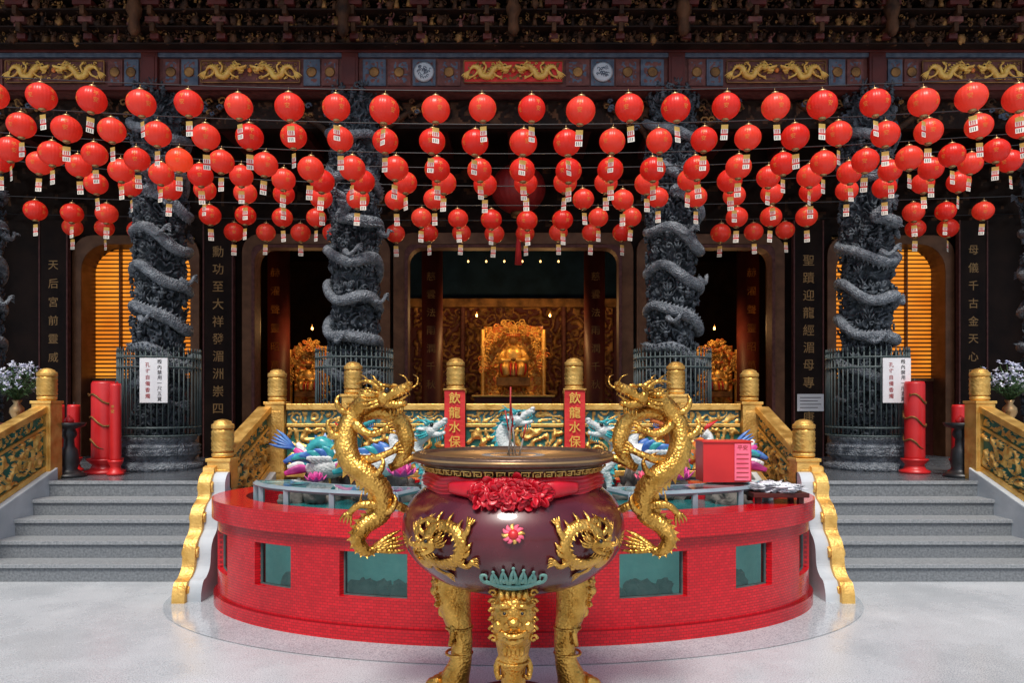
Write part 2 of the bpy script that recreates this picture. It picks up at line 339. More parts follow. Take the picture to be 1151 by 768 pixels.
# ------------------------------------------------------------ setting: ground
g=MB(); g.add([(-120,-60,0),(120,-60,0),(120,160,0),(-120,160,0)],[(0,1,2,3)]); g.obj('ground',[GROUND],kind='structure',label='pale speckled terrazzo courtyard floor with faint stains',category='ground')
g=MB(); N=120
vs=[(0,6.05,.004)]+[(2.86*math.sin(2*pi*i/N),6.05-1.70*math.cos(2*pi*i/N),.004) for i in range(N)]
g.add(vs,[(0,1+i,1+(i+1)%N) for i in range(N)]); g.obj('pavement',[APRON],kind='structure',label='polished grey stone apron around the red tiled pool',category='pavement')
g=MB(); g.box(-12,12,7.44+.02,19,-.05,.8); g.obj('terrace',[FLOOR],kind='structure',bevel=.01,label='dark polished stone terrace in front of the temple hall',category='terrace')

def steps(sign):
    b=MB(); t=.26; r=.16
    x0,x1=sorted((sign*2.74,sign*4.86))
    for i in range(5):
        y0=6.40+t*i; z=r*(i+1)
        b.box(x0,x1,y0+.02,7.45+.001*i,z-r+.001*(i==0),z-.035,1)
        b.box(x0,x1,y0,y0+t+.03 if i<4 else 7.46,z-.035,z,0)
    b.obj('stone_staircase',[STEP,STEPR],bevel=.006,label='grey stone staircase of five steps up to the terrace',category='stairs',group='stone staircases to the terrace')
steps(-1); steps(1)

# ------------------------------------------------------------ posts & balustrades
def post(mb,x,y,z0,zt,w=.10):
    zc=zt-.34
    mb.box(x-w,x+w,y-w,y+w,z0,zc-.03); mb.box(x-w*.7,x+w*.7,y-w-.006,y+w+.006,z0+.08,zc-.1)
    mb.box(x-w-.012,x+w+.012,y-w-.012,y+w+.012,zc-.03,zc)
    mb.lathe([(w*.75,0),(w*.95,.015),(w*.95,.04),(w*.72,.055)],20,(x,y,zc))
    pr=[(w*.82*(1+.03*math.sin(i*2.1)),.055+.2*i/11) for i in range(12)]
    mb.lathe(pr,22,(x,y,zc),checker=.2)
    mb.lathe([(w*.72,.255),(w*.98,.265),(w*.98,.30),(w*.8,.31),(w*.7,.33),(w*.35,.345),(0,.35)],20,(x,y,zc))
R=root('balustrade','gilded balustrade with green carved panels along the terrace edge','balustrade',(0,7.6,.8))
px=[(-2.52,1.97),(-1.71,2.05),(-.615,2.09),(.645,2.09),(1.735,2.05),(2.52,1.97)]
for x,zt in px:
    b=MB(); post(b,x,7.6,.8,zt); b.obj('post',[GOLD],R,bevel=.004)
for (xa,_),(xb,_) in zip(px[:-1],px[1:]):
    a,c=xa+.11,xb-.11
    for (ya_,yb_,za,zb) in((7.53,7.67,1.54,1.61),(7.55,7.65,1.36,1.40),(7.54,7.66,.83,.90)):
        b=MB(); b.box(a,c,ya_,yb_,za,zb); b.obj('rail',[GOLD],R,bevel=.008)
    b=MB(); b.relief(lambda u,v,d:(a+u,7.575-d,.90+v),c-a,.46,.014,.04,0,1,seed=xa,sc=6.5,th=-.25)
    b.box(a,c,7.58,7.62,.90,1.36,0); b.box(a+.04,c-.04,7.555,7.57,.93,.945,1); b.box(a+.04,c-.04,7.555,7.57,1.315,1.33,1)
    b.obj('panel',[GREEN,GOLD],R)
    b=MB(); b.relief(lambda u,v,d:(a+u,7.585-d,1.40+v),c-a,.135,.012,.02,0,1,seed=xa+4,sc=9,th=-.1)
    b.box(a,c,7.59,7.61,1.40,1.54,0); b.obj('panel',[TEALP,GOLD],R)
def slope_balustrade(X,y0,y1,zb0,zb1,zt0,zt1,lab,scroll):
    R=root('stair_balustrade',lab,'balustrade',(X,y0,0),group='gilded stair balustrades')
    sg=1 if X<0 else -1
    b=MB(); post(b,X,y0,zb0-.05,zt0); b.obj('post',[GOLD],R,bevel=.004)
    if not scroll:
        b=MB(); post(b,X,y1,.8,zt1); b.obj('post',[GOLD],R,bevel=.004)
    ya,yb=y0+.1,y1-.1
    rz0=zt0-.36; rz1=1.55
    def zl(y,a,c): return a+(c-a)*(y-y0)/(y1-y0)
    def slab(mb,o0,o1,w,mi=0):
        vs=[(X+dx,y,zl(y,rz0,rz1)+o) for dx in(-w,w) for (y,o) in((ya,o0),(yb,o0),(yb,o1),(ya,o1))]
        mb.add(vs,[(0,1,2,3),(7,6,5,4),(0,4,5,1),(3,2,6,7),(0,3,7,4),(1,5,6,2)],mi)
    for o0,o1,w_ in((0,.07,.07),(-.17,-.14,.05),(-.62,-.56,.06)):
        b=MB(); slab(b,o0,o1,w_); b.obj('rail',[GOLD],R,bevel=.006)
    b=MB()
    L=yb-ya; hh=.39
    for s2 in(-1,1):
        f=lambda u,v,d:(X+s2*(.028+d),(ya+u),zl(ya+u,rz0,rz1)-.56+v)
        b.relief(f,L,hh,.016,.04,0,1,seed=X+s2,sc=6.5,th=-.2)
    slab(b,-.56,-.17,.026,0); slab(b,-.14,0,.02,0)
    f=lambda u,v,d:(X+sg*(.022+d),(ya+u),zl(ya+u,rz0,rz1)-.135+v)
    b.relief(f,L,.13,.014,.02,0,1,seed=X+8,sc=9)
    b.obj('panel',[GREEN,GOLD],R)
    b=MB(); z=lambda y: zl(y,rz0,rz1)-.62
    poly=[(y0-.12,-.01),(y1,-.01),(y1,z(y1)),(y0-.12,z(y0-.12))]
    vs=[(X+dx,p[0],p[1]) for dx in(-.12,.12) for p in poly]
    b.add(vs,[(0,1,2,3),(7,6,5,4),(0,4,5,1),(3,2,6,7),(0,3,7,4),(1,5,6,2)])
    b.obj('wall',[GREYW],R,bevel=.01)
    if scroll:
        raw=[(6.34,.98),(6.22,1.0),(6.13,.93),(6.11,.80),(6.00,.74),(5.93,.67),(5.90,.54),(5.80,.47),(5.75,.40),(5.72,.26),(5.64,.19),(5.55,.16),(5.50,.08),(5.49,.0)]
        raw=[(6.34-(6.34-y)*.76,z_) for y,z_ in raw]
        path=crom(raw,70)
        XS=X-sg*.065; W=.052; T=.06; vs=[];fs=[];n=len(path)
        for i,(y,zz) in enumerate(path):
            a=path[max(i-1,0)]; c=path[min(i+1,n-1)]; t=V((c[0]-a[0],c[1]-a[1])).normalized(); nn=V((-t.y,t.x))
            if nn.x<0: nn=-nn
            th=T*(.7+.5*math.sin(i*.75)**2)
            vs+=[(XS-W,y,zz),(XS+W,y,zz),(XS+W,y+nn.x*th,max(0,zz+nn.y*th)),(XS-W,y+nn.x*th,max(0,zz+nn.y*th))]
            if i: o=4*i; fs+=[(o-4+k,o-4+(k+1)%4,o+(k+1)%4,o+k) for k in range(4)]
        fs.append((3,2,1,0)); fs.append((4*n-4,4*n-3,4*n-2,4*n-1))
        b=MB(); b.add(vs,fs)
        for (cy,cz,r) in((6.24,.87,.06),(6.08,.63,.05),(5.94,.36,.05),(5.79,.08,.055)):
            for sx in(-1,1):
                sp=[(XS+sx*(W+.004),cy+r*(1-k/16)*math.cos(k*.75),cz+r*(1-k/16)*math.sin(k*.75)) for k in range(15)]
                b.tube(sp,.013,6,0)
        b.obj('scroll',[GOLD],R,bevel=.006)
        b=MB(); ins=[(y+.045,zz) for y,zz in path]; poly=[(6.35,0),(6.35,.98)]+ins[3:]
        m=len(poly); xa_,xb_=sorted((XS-sg*.04,X+sg*.10)); vs=[(dx,p[0],max(-.01,p[1])) for dx in(xa_,xb_) for p in poly]
        b.add(vs,[tuple(range(m)),tuple(range(2*m-1,m-1,-1))]+[(i,i+m,(i+1)%m+m,(i+1)%m) for i in range(m)])
        b.obj('cheek',[GREYW],R)
for sg in(-1,1):
    slope_balustrade(sg*2.62,6.42,7.6,.9,.8,1.46,1.97,'gilded stair balustrade ending in a wavy scroll beside the pool',True)
    slope_balustrade(sg*4.98,6.2,7.6,.9,.8,1.40,1.98,'gilded stair balustrade with green carved panel at the stair edge',False)

# ------------------------------------------------------------ pool
PR=root('pool','round red mosaic tiled pool with aquarium windows in its wall','pool',(0,6.05,0))
A,B,CY=2.45,1.36,6.05
def el(t,off=0,z=0): return ((A+off)*math.sin(t),CY-(B+off)*math.cos(t),z)
rd=math.radians
wins=[]
for a,b_ in((16.8,29),(39.7,50.2),(63,76)): wins+=[(rd(a),rd(b_)),(rd(-b_),rd(-a))]
brk=sorted(set([i*2*pi/150-pi for i in range(151)]+[w for p in wins for w in p]))
brk=[t for i,t in enumerate(brk) if i==0 or t-brk[i-1]>1e-4]
b=MB()
prof=[(.03,-.01),(.03,.10),(0,.10),(0,.29),(0,.60),(0,.69),(.045,.70),(.045,.85),(-.22,.85),(-.22,.60)]
for ta,tb in zip(brk[:-1],brk[1:]):
    mid=(ta+tb)/2; inw=any(p[0]<mid<p[1] for p in wins)
    for k in range(len(prof)-1):
        if inw and k==3: continue
        (o0,z0),(o1,z1)=prof[k],prof[k+1]
        b.add([el(ta,o0,z0),el(tb,o0,z0),el(tb,o1,z1),el(ta,o1,z1)],[(0,1,2,3)])
    if inw:
        b.add([el(ta,0,.29),el(tb,0,.29),el(tb,-.08,.29),el(ta,-.08,.29)],[(0,1,2,3)])
        b.add([el(ta,0,.60),el(tb,0,.60),el(tb,-.08,.60),el(ta,-.08,.60)],[(3,2,1,0)])
for p in wins:
    for t in p: b.add([el(t,0,.29),el(t,-.08,.29),el(t,-.08,.60),el(t,0,.60)],[(0,1,2,3)])
b.obj('wall',[TILE],PR,loc=(0,6.05,0))
for p in wins:
    ts=[p[0]+(p[1]-p[0])*i/8 for i in range(9)]
    w=bpy.data.objects.new('window',None); COL.objects.link(w); w.parent=PR; w.matrix_parent_inverse=Matrix.Translation(-V(PR.location))
    fr=MB()
    for (z0,z1) in((.29,.298),(.592,.60)):
        for a,c in zip(ts[:-1],ts[1:]):
            P8=[el(a,-.045,z0),el(c,-.045,z0),el(c,-.045,z1),el(a,-.045,z1),el(a,-.065,z0),el(c,-.065,z0),el(c,-.065,z1),el(a,-.065,z1)]
            fr.add(P8,[(0,1,2,3),(4,7,6,5),(0,4,5,1),(3,2,6,7)])
    for t in p:
        s=.004*(1 if t==p[0] else -1)
        P8=[el(t,-.044,.29),el(t+s,-.044,.29),el(t+s,-.044,.60),el(t,-.044,.60),el(t,-.066,.29),el(t+s,-.066,.29),el(t+s,-.066,.60),el(t,-.066,.60)]
        fr.add(P8,[(0,1,2,3),(4,7,6,5),(0,4,7,3),(1,5,6,2)])
    gl=MB()
    for a,c in zip(ts[:-1],ts[1:]): gl.add([el(a,-.055,.297),el(c,-.055,.297),el(c,-.055,.593),el(a,-.055,.593)],[(0,1,2,3)])
    for m_,nm,mt in((fr,'frame',CAGE),(gl,'glass',GLASS)):
        o=m_.obj(nm,[mt]); o.parent=w
b=MB()
for i in range(120):
    a,c=-pi+2*pi*i/120,-pi+2*pi*(i+1)/120
    def q(t,z):
        x,y,_=el(t,-.32); return (x,y,z)
    b.add([q(a,.0),q(c,.0),q(c,.66),q(a,.66)],[(0,1,2,3)])
for t in(.42,-.35,.77,-.8,.3,-.5):
    x,y,_=el(t,-.24); b.sph((x,y,.27),(.12,.06,.07+.03*abs(t)),14,9,1,disp=.5)
    x,y,_=el(t+.08,-.22); b.sph((x,y,.28),(.06,.05,.08),14,9,1,disp=.5)
b.obj('tank',[TANK,TROCK],PR)
b=MB(); vs=[(0,CY,.70)]+[el(2*pi*i/90,-.22,.70) for i in range(90)]
b.add(vs,[(0,1+i,1+(i+1)%90) for i in range(90)]); b.obj('water',[WATER],PR)
for side in(-1,1):
    b=MB()
    for off,z in((-.30,.955),(-.62,.955)):
        b.tube([el(side*t/30,off,z) for t in range(12,44,2)],.024,4,0,sc=(1,1.3))
    for t in(12,20,28,36,42):
        x,y,_=el(side*t/30,-.30); x2,y2,_=el(side*t/30,-.62)
        b.tube([(x,y,.955),(x2,y2,.955)],.022,4,0); b.box(x-.02,x+.02,y-.02,y+.02,.70,.95)
    b.obj('rail',[STEEL],PR,bevel=.004)
    b=MB()
    for k in range(12,42,2):
        a,c=side*k/30,side*(k+2)/30
        q=[el(a,-.31,.975),el(c,-.31,.975),el(c,-.61,.975),el(a,-.61,.975)]
        if side<0:q.reverse()
        b.add(q,[(0,1,2,3)])
    b.obj('cover',[GLASS],PR)

# rocks & glazed sculptures
rk=MB()
for i in range(90):
    x=random.uniform(-2.1,2.1); y=random.uniform(6.6,7.25) if abs(x)<1.7 else random.uniform(6.4,6.8)
    s=random.uniform(.06,.14); rk.sph((x,y,.70+random.uniform(0,.10)),(s,s*.8,s*random.uniform(.8,1.6)),14,10,0,disp=.7,ds=8)
rk.obj('rockery',[ROCK],label='brown rockery stones standing in the pool water',category='rocks',kind='stuff')
def feather(mb,p,d1,d2,w,mi,n=9):
    q=[V(p),V(p)+V(d1),V(p)+V(d1)+V(d2)]
    mb.tube(q,[w*.5,w,w*.45],7,mi,n=n,sc=(.3,1),up=(0,1,0))
def phoenix(X,Y,Z,face,label,mi0=0):
    R=root('phoenix_sculpture',label,'sculpture',(X,Y,Z),group='glazed phoenix sculptures in the pool')
    b=MB(); f=face
    b.tube([(X-f*.20,Y,Z+.10),(X-f*.08,Y,Z+.15),(X+f*.06,Y,Z+.18),(X+f*.15,Y,Z+.28),(X+f*.13,Y,Z+.38),(X+f*.18,Y,Z+.43)],[.05,.12,.13,.065,.042,.05],12,0,n=34,checker=.08)
    b.tube([(X+f*.20,Y,Z+.44),(X+f*.25,Y,Z+.44),(X+f*.29,Y,Z+.405)],[.032,.02,.004],6,1)
    for k in range(4): b.tube([(X+f*.17,Y,Z+.46),(X+f*(.14-.03*k),Y,Z+.52+.01*k)],[.018,.006],5,2)
    for s in(-1,1): b.sph((X+f*.20,Y+s*.038,Z+.45),.012,6,5,3); b.tube([(X,Y+s*.03,Z+.10),(X+f*.02,Y+s*.04,Z-.08)],[.02,.014],6,1)
    b.obj('body',[WHITEG,YELG,REDL,EYE],R)
    for s in(-1,1):
        b=MB()
        for k in range(6): feather(b,(X+f*(.06-.04*k),Y+s*.10,Z+.19),(-f*(.02+.02*k),s*.03,.09-.008*k),(-f*(.07+.01*k),s*.01,.05-.02*k),.04,(k+mi0)%2)
        for k in range(5): feather(b,(X+f*(.06-.04*k),Y+s*.12,Z+.18),(-f*.03,s*.02,.04),(-f*.04,s*.01,.01),.032,2)
        b.obj('wing',[BLUEG,TEALG,WHITEG],R)
    b=MB()
    for k in range(6):
        feather(b,(X-f*.18,Y+.02*(k%3),Z+.11),(-f*.09,(k-3)*.015,.01+.03*k),(-f*(.12-.012*k),(k-3)*.015,-.04+.025*k),.045,(k+mi0)%4)
    b.obj('tail',[TEALG,MAGG,WHITEG,BLUEG],R)
phoenix(-1.20,6.35,.92,1,'glazed phoenix sculpture with white body and teal wings')
phoenix(-1.72,6.65,.88,1,'glazed phoenix sculpture with white body and blue wings',1)
phoenix(1.25,6.60,.94,-1,'glazed phoenix sculpture with white body beside red box')
phoenix(2.00,6.80,.90,-1,'glazed phoenix sculpture with white body beside red box',1)
def wdragon(X,Y,Z,face,h,label,k_=1):
    R=root('dragon_sculpture',label,'sculpture',(X,Y,Z),group='white glazed dragon sculptures in the pool')
    b=MB(); f=face
    pts=[(X+f*.08,Y-.08,Z+h),(X,Y-.02,Z+h-.03),(X-f*.08,Y,Z+h-.12),(X-f*.06,Y,Z+h-.24),(X+f*.04,Y,Z+h-.36),(X,Y,Z),(X,Y,Z-.15)]
    dragon(b,pts,.07*k_,(f*.8,-.5,.35),(0,0,1),.19*k_,0,1,2,n=40,finside=(-f,0,0.2),fin=2.0,fs=2,ck=.1,wh=False)
    b.obj('body',[WHITEG,TEALG,EYE],R)
wdragon(-.84,6.7,.90,1,.46,'white glazed dragon head with teal spines rising from rocks')
wdragon(.90,6.7,.90,-1,.46,'white glazed dragon head with teal spines rising from rocks')
wdragon(-.03,6.85,.90,1,.56,'taller white glazed dragon head with teal horns',1.0)
for sg in(-1,1):
    R=root('dragon_sculpture','colourful glazed dragon coiling over the pool rockery','sculpture',(sg*1.0,6.95,.8),group='coloured glazed dragon sculptures in the pool')
    b=MB(); pts=[(sg*1.45,6.85,1.40),(sg*1.52,6.9,1.34),(sg*1.58,6.95,1.16),(sg*1.72,6.98,1.08),(sg*1.88,6.98,1.22),(sg*2.05,6.98,1.12),(sg*2.2,6.98,1.2)]
    dragon(b,pts,.07,(-sg,-.6,.2),(0,0,1),.17,0,1,2,n=56,finside=(0,0,1),fin=1.8,fs=2,ck=.12,wh=False)
    b.obj('body',[ORAG if sg>0 else TEALG,BLUEG,EYE],R)
def lotus(X,Y,Z,s,mm,label):
    R=root('lotus_flower',label,'flower',(X,Y,Z),group='lotus flowers on the pool water')
    b=MB()
    for ring,(nn,tilt,l) in enumerate(((10,.35,1),(8,.8,.9),(6,1.2,.8))):
        for i in range(nn):
            a=2*pi*(i+.5*ring)/nn; d=V((math.cos(a),math.sin(a),0)); u=V((0,0,1))
            p0=V((X,Y,Z+.01)); p1=p0+(d*math.cos(tilt)+u*math.sin(tilt))*s*.55*l; p2=p1+(d*math.cos(tilt+.5)+u*math.sin(tilt+.5))*s*.4*l
            b.tube([p0,p1,p2],[s*.08,s*.2*l,s*.02],6,0,n=7,sc=(.25,1),up=u)
    b.obj('petals',[mm],R)
    b=MB(); b.lathe([(s*.1,0),(s*.17,s*.3),(s*.15,s*.32),(0,s*.3)],10,(X,Y,Z)); b.obj('seed_head',[YELG],R)
lotus(-.93,5.95,.98,.17,MAGG,'magenta lotus flower on the glass cover'); lotus(1.32,5.70,.98,.17,MAGG,'magenta lotus flower on the glass cover')
lotus(-1.75,6.3,.90,.13,MAGG,'magenta lotus flower in the pool'); lotus(1.15,6.2,.92,.13,PINK,'pink lotus flower in the pool')

R=root('donation_box','red box with pink notice sheet on the pool cover','box',(1.70,5.75,.98))
b=MB(); b.box(1.50,1.88,5.62,5.86,.985,1.30); b.box(1.49,1.89,5.61,5.87,1.30,1.313); b.box(1.62,1.76,5.72,5.75,1.3135,1.316)
b.obj('body',[REDL],R,bevel=.006)
b=MB(); b.box(1.745,1.87,5.612,5.618,1.00,1.29,0)
for k in range(1,7): b.box(1.76,1.855,5.6095,5.6115,1.24-.036*k,1.247-.036*k,1)
b.text('平安',.042,.042,TR(1.808,5.6105,1.26),1,vertical=False)
b.obj('notice',[PINK,INK],R)
R=root('stand','low dark red wooden stand on the pool rim','stand',(2.0,5.48,.85))
b=MB(); b.box(1.80,2.22,5.33,5.62,.90,.935); b.box(1.83,1.87,5.36,5.40,.85,.90); b.box(2.15,2.19,5.36,5.40,.85,.90); b.box(1.83,1.87,5.55,5.59,.85,.90); b.box(2.15,2.19,5.55,5.59,.85,.90)
b.obj('body',[DRED],R,bevel=.004)
b=MB(); b.sph((2.0,5.47,.965),(.16,.11,.035),40,24,0,disp=.9,ds=16); b.sph((2.06,5.42,.96),(.09,.08,.03),30,20,0,disp=.9,ds=20)
b.obj('plastic_bag',[PLAST],label='crumpled white plastic bag lying on the red stand',category='bag')

for x in(-.615,.645):
    R=root('banner','red vertical banner with gold lettering tied to gilded post','banner',(x,7.47,1.75),group='red banners on the balustrade')
    b=MB(); vs=[];n=20
    for i in range(n+1):
        z=1.755-.95*i/n
        for dx in(-.108,.108): vs.append((x+dx,7.47+.006*math.sin(i*.7+dx*9),z))
    b.add(vs,[(2*i,2*i+2,2*i+3,2*i+1) for i in range(n)]); b.obj('cloth',[REDP],R)
    b=MB(); b.text('飲龍水保平安',.125,.152,TR(x,7.455,1.29),0); b.obj('lettering',[YELG],R)
    b=MB(); b.tube([(x-.12,7.465,1.76),(x+.12,7.465,1.76)],.01,8); b.obj('rod',[GOLD],R)

# ------------------------------------------------------------ censer
CX,CYY=0,3.7
CR=root('incense_censer','large maroon bronze incense censer with gilded dragon handles and red bow','censer',(CX,CYY,0))
bp=[(0,.655),(.14,.657),(.27,.675),(.39,.72),(.49,.795),(.553,.885),(.572,.97),(.558,1.055),(.515,1.125),(.465,1.17),(.435,1.19)]
bq=crom(bp,44); bq[0]=(0,.655)
b=MB(); b.lathe(bq,96,(CX,CYY,0)); b.obj('bowl',[MAROON],CR)
b=MB(); b.lathe([(.43,1.188),(.432,1.22),(.436,1.255),(.458,1.285),(.475,1.308)],80,(CX,CYY,0)); 
for i in range(52):
    a=2*pi*i/52; M=TR(CX,CYY,0,a)
    for (u0,u1,z0,z1) in((-.022,.022,.022,.026),(-.022,-.017,0,.026),(.013,.018,0,.020),(-.010,.018,0,.004),(-.010,-.006,0,.012),(-.010,.006,.010,.013)):
        r0=.446+(z0)*.9
        b.box(r0,r0+.012,u0,u1,1.266+z0,1.266+z1,1,M)
b.obj('neck',[BOWLRIM,GOLD],CR)
b=MB(); b.lathe([(.468,1.306),(.508,1.312),(.516,1.322),(.516,1.345),(.507,1.355),(.475,1.355),(.468,1.34),(.44,1.325)],90,(CX,CYY,0))
b.lathe([(.517,1.328),(.520,1.333),(.517,1.339)],90,(CX,CYY,0),1); b.obj('rim',[BOWLRIM,CHROME],CR)
b=MB(); b.lathe([(0,1.335),(.15,1.34),(.3,1.33),(.45,1.325),(.46,1.30)],60,(CX,CYY,0)); b.obj('ash',[ASH],CR)
def bowlR(z):
    z=max(.68,min(1.17,z))
    for (r0,z0),(r1,z1) in zip(bq[1:-1],bq[2:]):
        if z0<=z<=z1: return r0+(r1-r0)*(z-z0)/max(1e-6,z1-z0)
    return .43
def bowlmap(a0,z0,k=1):
    def f(x,y,z):
        x*=k; z*=k
        zz=z0+z; r=bowlR(zz)+max(-.012,-y*.6)+.004; a=a0+x/.55
        return (CX+r*math.sin(a),CYY-r*math.cos(a),zz)
    return f
for sg in(-1,1):
    b=MB()
    pts=[(-.03,-.045,.02),(-.06,-.03,.07),(.0,-.015,.115),(.09,-.01,.10),(.135,-.01,.02),(.09,-.01,-.065),(.0,-.01,-.095),(-.08,-.01,-.085),(-.15,-.01,-.11),(-.185,-.01,-.05),(-.15,-.01,.0),(-.17,-.01,.05)]
    dragon(b,pts,.030,(-.75,-.6,-.25),(-.2,0,1),.11,0,0,1,n=80,finside=(0,0,1),fin=2.0,ck=.1,
       legs=[((.10,-.01,.06),(.16,-.02,.09),(.17,-.02,.14),.020,0,0,(.3,0,1)),((.09,-.01,-.06),(.15,-.02,-.09),(.19,-.02,-.06),.020,0,0,(1,0,0)),((-.04,-.01,-.09),(-.05,-.02,-.13),(.01,-.02,-.155),.020,0,0,(.8,0,-.5)),((-.02,-.01,.12),(-.09,-.02,.14),(-.14,-.02,.12),.018,0,0,(-1,0,0))])
    for k in range(15):
        a=k*.43; x=.155*math.cos(a); z=.125*math.sin(a)
        b.tube([(x*.8,-.004,z*.8),(x*1.02,-.016,z*1.0+.005),(x*1.12,-.018,z*1.12+.02),(x*1.15+.01,-.008,z*1.15+.045)],[.015,.016,.011,.002],6,0,n=8)
    if sg>0: b=b.mirror()
    b.mapv(bowlmap(sg*.62,.95,.86)); b.obj('dragon_relief',[GOLDR,EYE],CR)
b=MB(); b.sph((0,-.02,0),(.035,.03,.035),12,8,0)
for k in range(12):
    a=2*pi*k/12; b.tube([(math.cos(a)*.03,-.014,math.sin(a)*.03),(math.cos(a+.2)*.055,-.020,math.sin(a+.2)*.05),(math.cos(a)*.075,-.008,math.sin(a)*.065)],[.015,.014,.004],6,1 if k%3==0 else 2,n=6)
b.mapv(bowlmap(0,1.03,.66)); b.obj('emblem',[REDL,GOLD,PINK],CR)
b=MB()
for k in range(-2,3):
    x=k*.05; h=.075-.012*abs(k)
    b.tube([(x-.02,-.012,-.025),(x-.012,-.02,h*.35),(x,-.02,h)],[.010,.010,.004],7,0,n=7)
    b.tube([(x+.02,-.012,-.025),(x+.012,-.02,h*.35),(x,-.02,h)],[.010,.010,.004],7,0,n=7)
    b.sph((x,-.02,h+.004),(.009,.009,.009),8,6,0); b.sph((x,-.018,.0),(.014,.012,.016),8,6,0)
b.tube([(-.15,-.01,.0),(-.09,-.02,-.03),(0,-.022,-.042),(.09,-.02,-.03),(.15,-.01,.0)],[.008,.016,.019,.016,.008],8,0,n=20)
for k in(-1,1): b.tube([(k*.12,-.015,-.02),(k*.165,-.02,-.005),(k*.165,-.02,.03),(k*.14,-.02,.035),(k*.14,-.02,.012)],[.012,.012,.010,.008,.004],6,0,n=14)
b.mapv(bowlmap(0,.805,.9)); b.obj('emblem',[JADE],CR)
for ang in(0,2*pi/3,-2*pi/3):
    b=MB()
    def P(r,z,s=0): return (CX+r*math.sin(ang)+s*math.cos(ang),CYY-r*math.cos(ang)+s*math.sin(ang),z)
    b.tube([P(.33,.76),P(.365,.70),P(.385,.60),P(.36,.47),P(.325,.34),P(.33,.21),P(.365,.11),P(.39,.03)],[.07,.098,.104,.080,.060,.060,.078,.098],28,0,n=44)
    b.lathe([(.12,0),(.125,.03),(.10,.06),(.05,.07)],20,P(.39,0))
    for s in(-1,1):
        b.sph(P(.468,.655,s*.038),(.023,.023,.023),12,8); b.sph(P(.488,.655,s*.040),.008,8,6,1)
        b.tube([P(.455,.675,s*.008),P(.49,.688,s*.038),P(.46,.682,s*.078),P(.44,.70,s*.09)],[.010,.014,.012,.005],7,0,n=12)
        b.sph(P(.482,.602,s*.024),(.021,.021,.016),10,7)
        b.sph(P(.450,.588,s*.066),(.030,.026,.030),10,7)
        for k in range(6):
            zz=.73-.042*k; c=V(P(.40,zz,s*.092)); t=V(P(1,zz,0))-V(P(0,zz,0)); u_=V((0,0,1)); w_=V(P(0,zz,s))-V(P(0,zz,0))
            b.tube([c+w_*(.020*math.cos(q*.9)*(1-q/9))+u_*(.020*math.sin(q*.9)*(1-q/9))+t*.02 for q in range(8)],.008,6,0)
        b.tube([P(.345,.42,s*.05),P(.33,.36,s*.078),P(.35,.31,s*.07),P(.365,.33,s*.055)],[.018,.017,.013,.005],7,0,n=10)
    b.sph(P(.495,.618),(.030,.030,.022),12,8)
    b.tube([P(.465,.568,-.06),P(.49,.556,-.028),P(.495,.553),P(.49,.556,.028),P(.465,.568,.06)],[.008,.011,.012,.011,.008],8,0,n=14)
    b.tube([P(.455,.535,-.045),P(.478,.522),P(.455,.535,.045)],[.010,.016,.010],8,0,n=10)
    for k in(-2,-1,0,1,2): b.tube([P(.43,.50,k*.018),P(.435,.46,k*.020),P(.405,.42+.01*abs(k),k*.016),P(.41,.44,k*.01)],[.013,.014,.009,.003],7,0,n=9)
    for k in(-2,-1,0,1,2): b.tube([P(.44,.70,k*.022),P(.465,.73,k*.027),P(.44,.76,k*.030)],[.014,.014,.006],7,0,n=8)
    for z_ in(.39,.25): b.tube([P(.34+.070*math.cos(q*pi/12),z_,.070*math.sin(q*pi/12)) for q in range(-13,14)],.008,6,0)
    for k in(-1.5,-.5,.5,1.5): b.tube([P(.42,.10,k*.042),P(.48,.075,k*.047),P(.51,.01,k*.047)],[.030,.030,.012],8,0,n=8)
    b.obj('leg',[GOLDR,EYE],CR)
b=MB(); b.lathe([(.28,0),(.28,.05),(.25,.07),(0,.07)],40,(CX,CYY,0)); b.obj('base',[BOWLRIM],CR)
b=MB(); vs=[];fs=[];S=220;K=15
for i in range(K):
    z=1.170+.090*i/(K-1)
    for j in range(S):
        a=2*pi*j/S; q=V((math.cos(a)*2,math.sin(a)*2,z*18)); bul=math.sin(pi*i/(K-1))
        r=.449+.014*bul+.012*noise.noise(q*1.5)+.006*math.sin(z*300+6*noise.noise(V((math.cos(a)*2,math.sin(a)*2,z*4))))
        vs.append((CX+r*math.cos(a),CYY+r*math.sin(a),z+.014*noise.noise(V((math.cos(a)*3,math.sin(a)*3,1)))))
for i in range(K-1):
    for j in range(S): fs.append((i*S+j,i*S+(j+1)%S,(i+1)*S+(j+1)%S,(i+1)*S+j))
b.add(vs,fs,0,True); b.obj('ribbon',[CLOTH],CR)
b=MB(); random.seed(3)
vs=[];fs=[];NA,NB=200,110; BZ=1.195
for i in range(NB+1):
    t=pi*i/NB
    for j in range(NA):
        a=2*pi*j/NA; d=V((math.sin(t)*math.cos(a),math.sin(t)*math.sin(a),math.cos(t)))
        q=V((d.x*2.3,d.y*1.3,d.z*1.1)); n1=noise.noise(q*2.2+V((4,1,2)))
        f=abs(math.sin(n1*9+2.0*noise.noise(q*3))); rr=.80+.30*f
        vs.append((-.01+.185*d.x*rr,3.235+.060*d.y*rr,BZ+.072*d.z*rr))
for i in range(NB):
    for j in range(NA): k=(j+1)%NA; fs.append((i*NA+j,(i+1)*NA+j,(i+1)*NA+k,i*NA+k))
b.add(vs,fs,0,True)
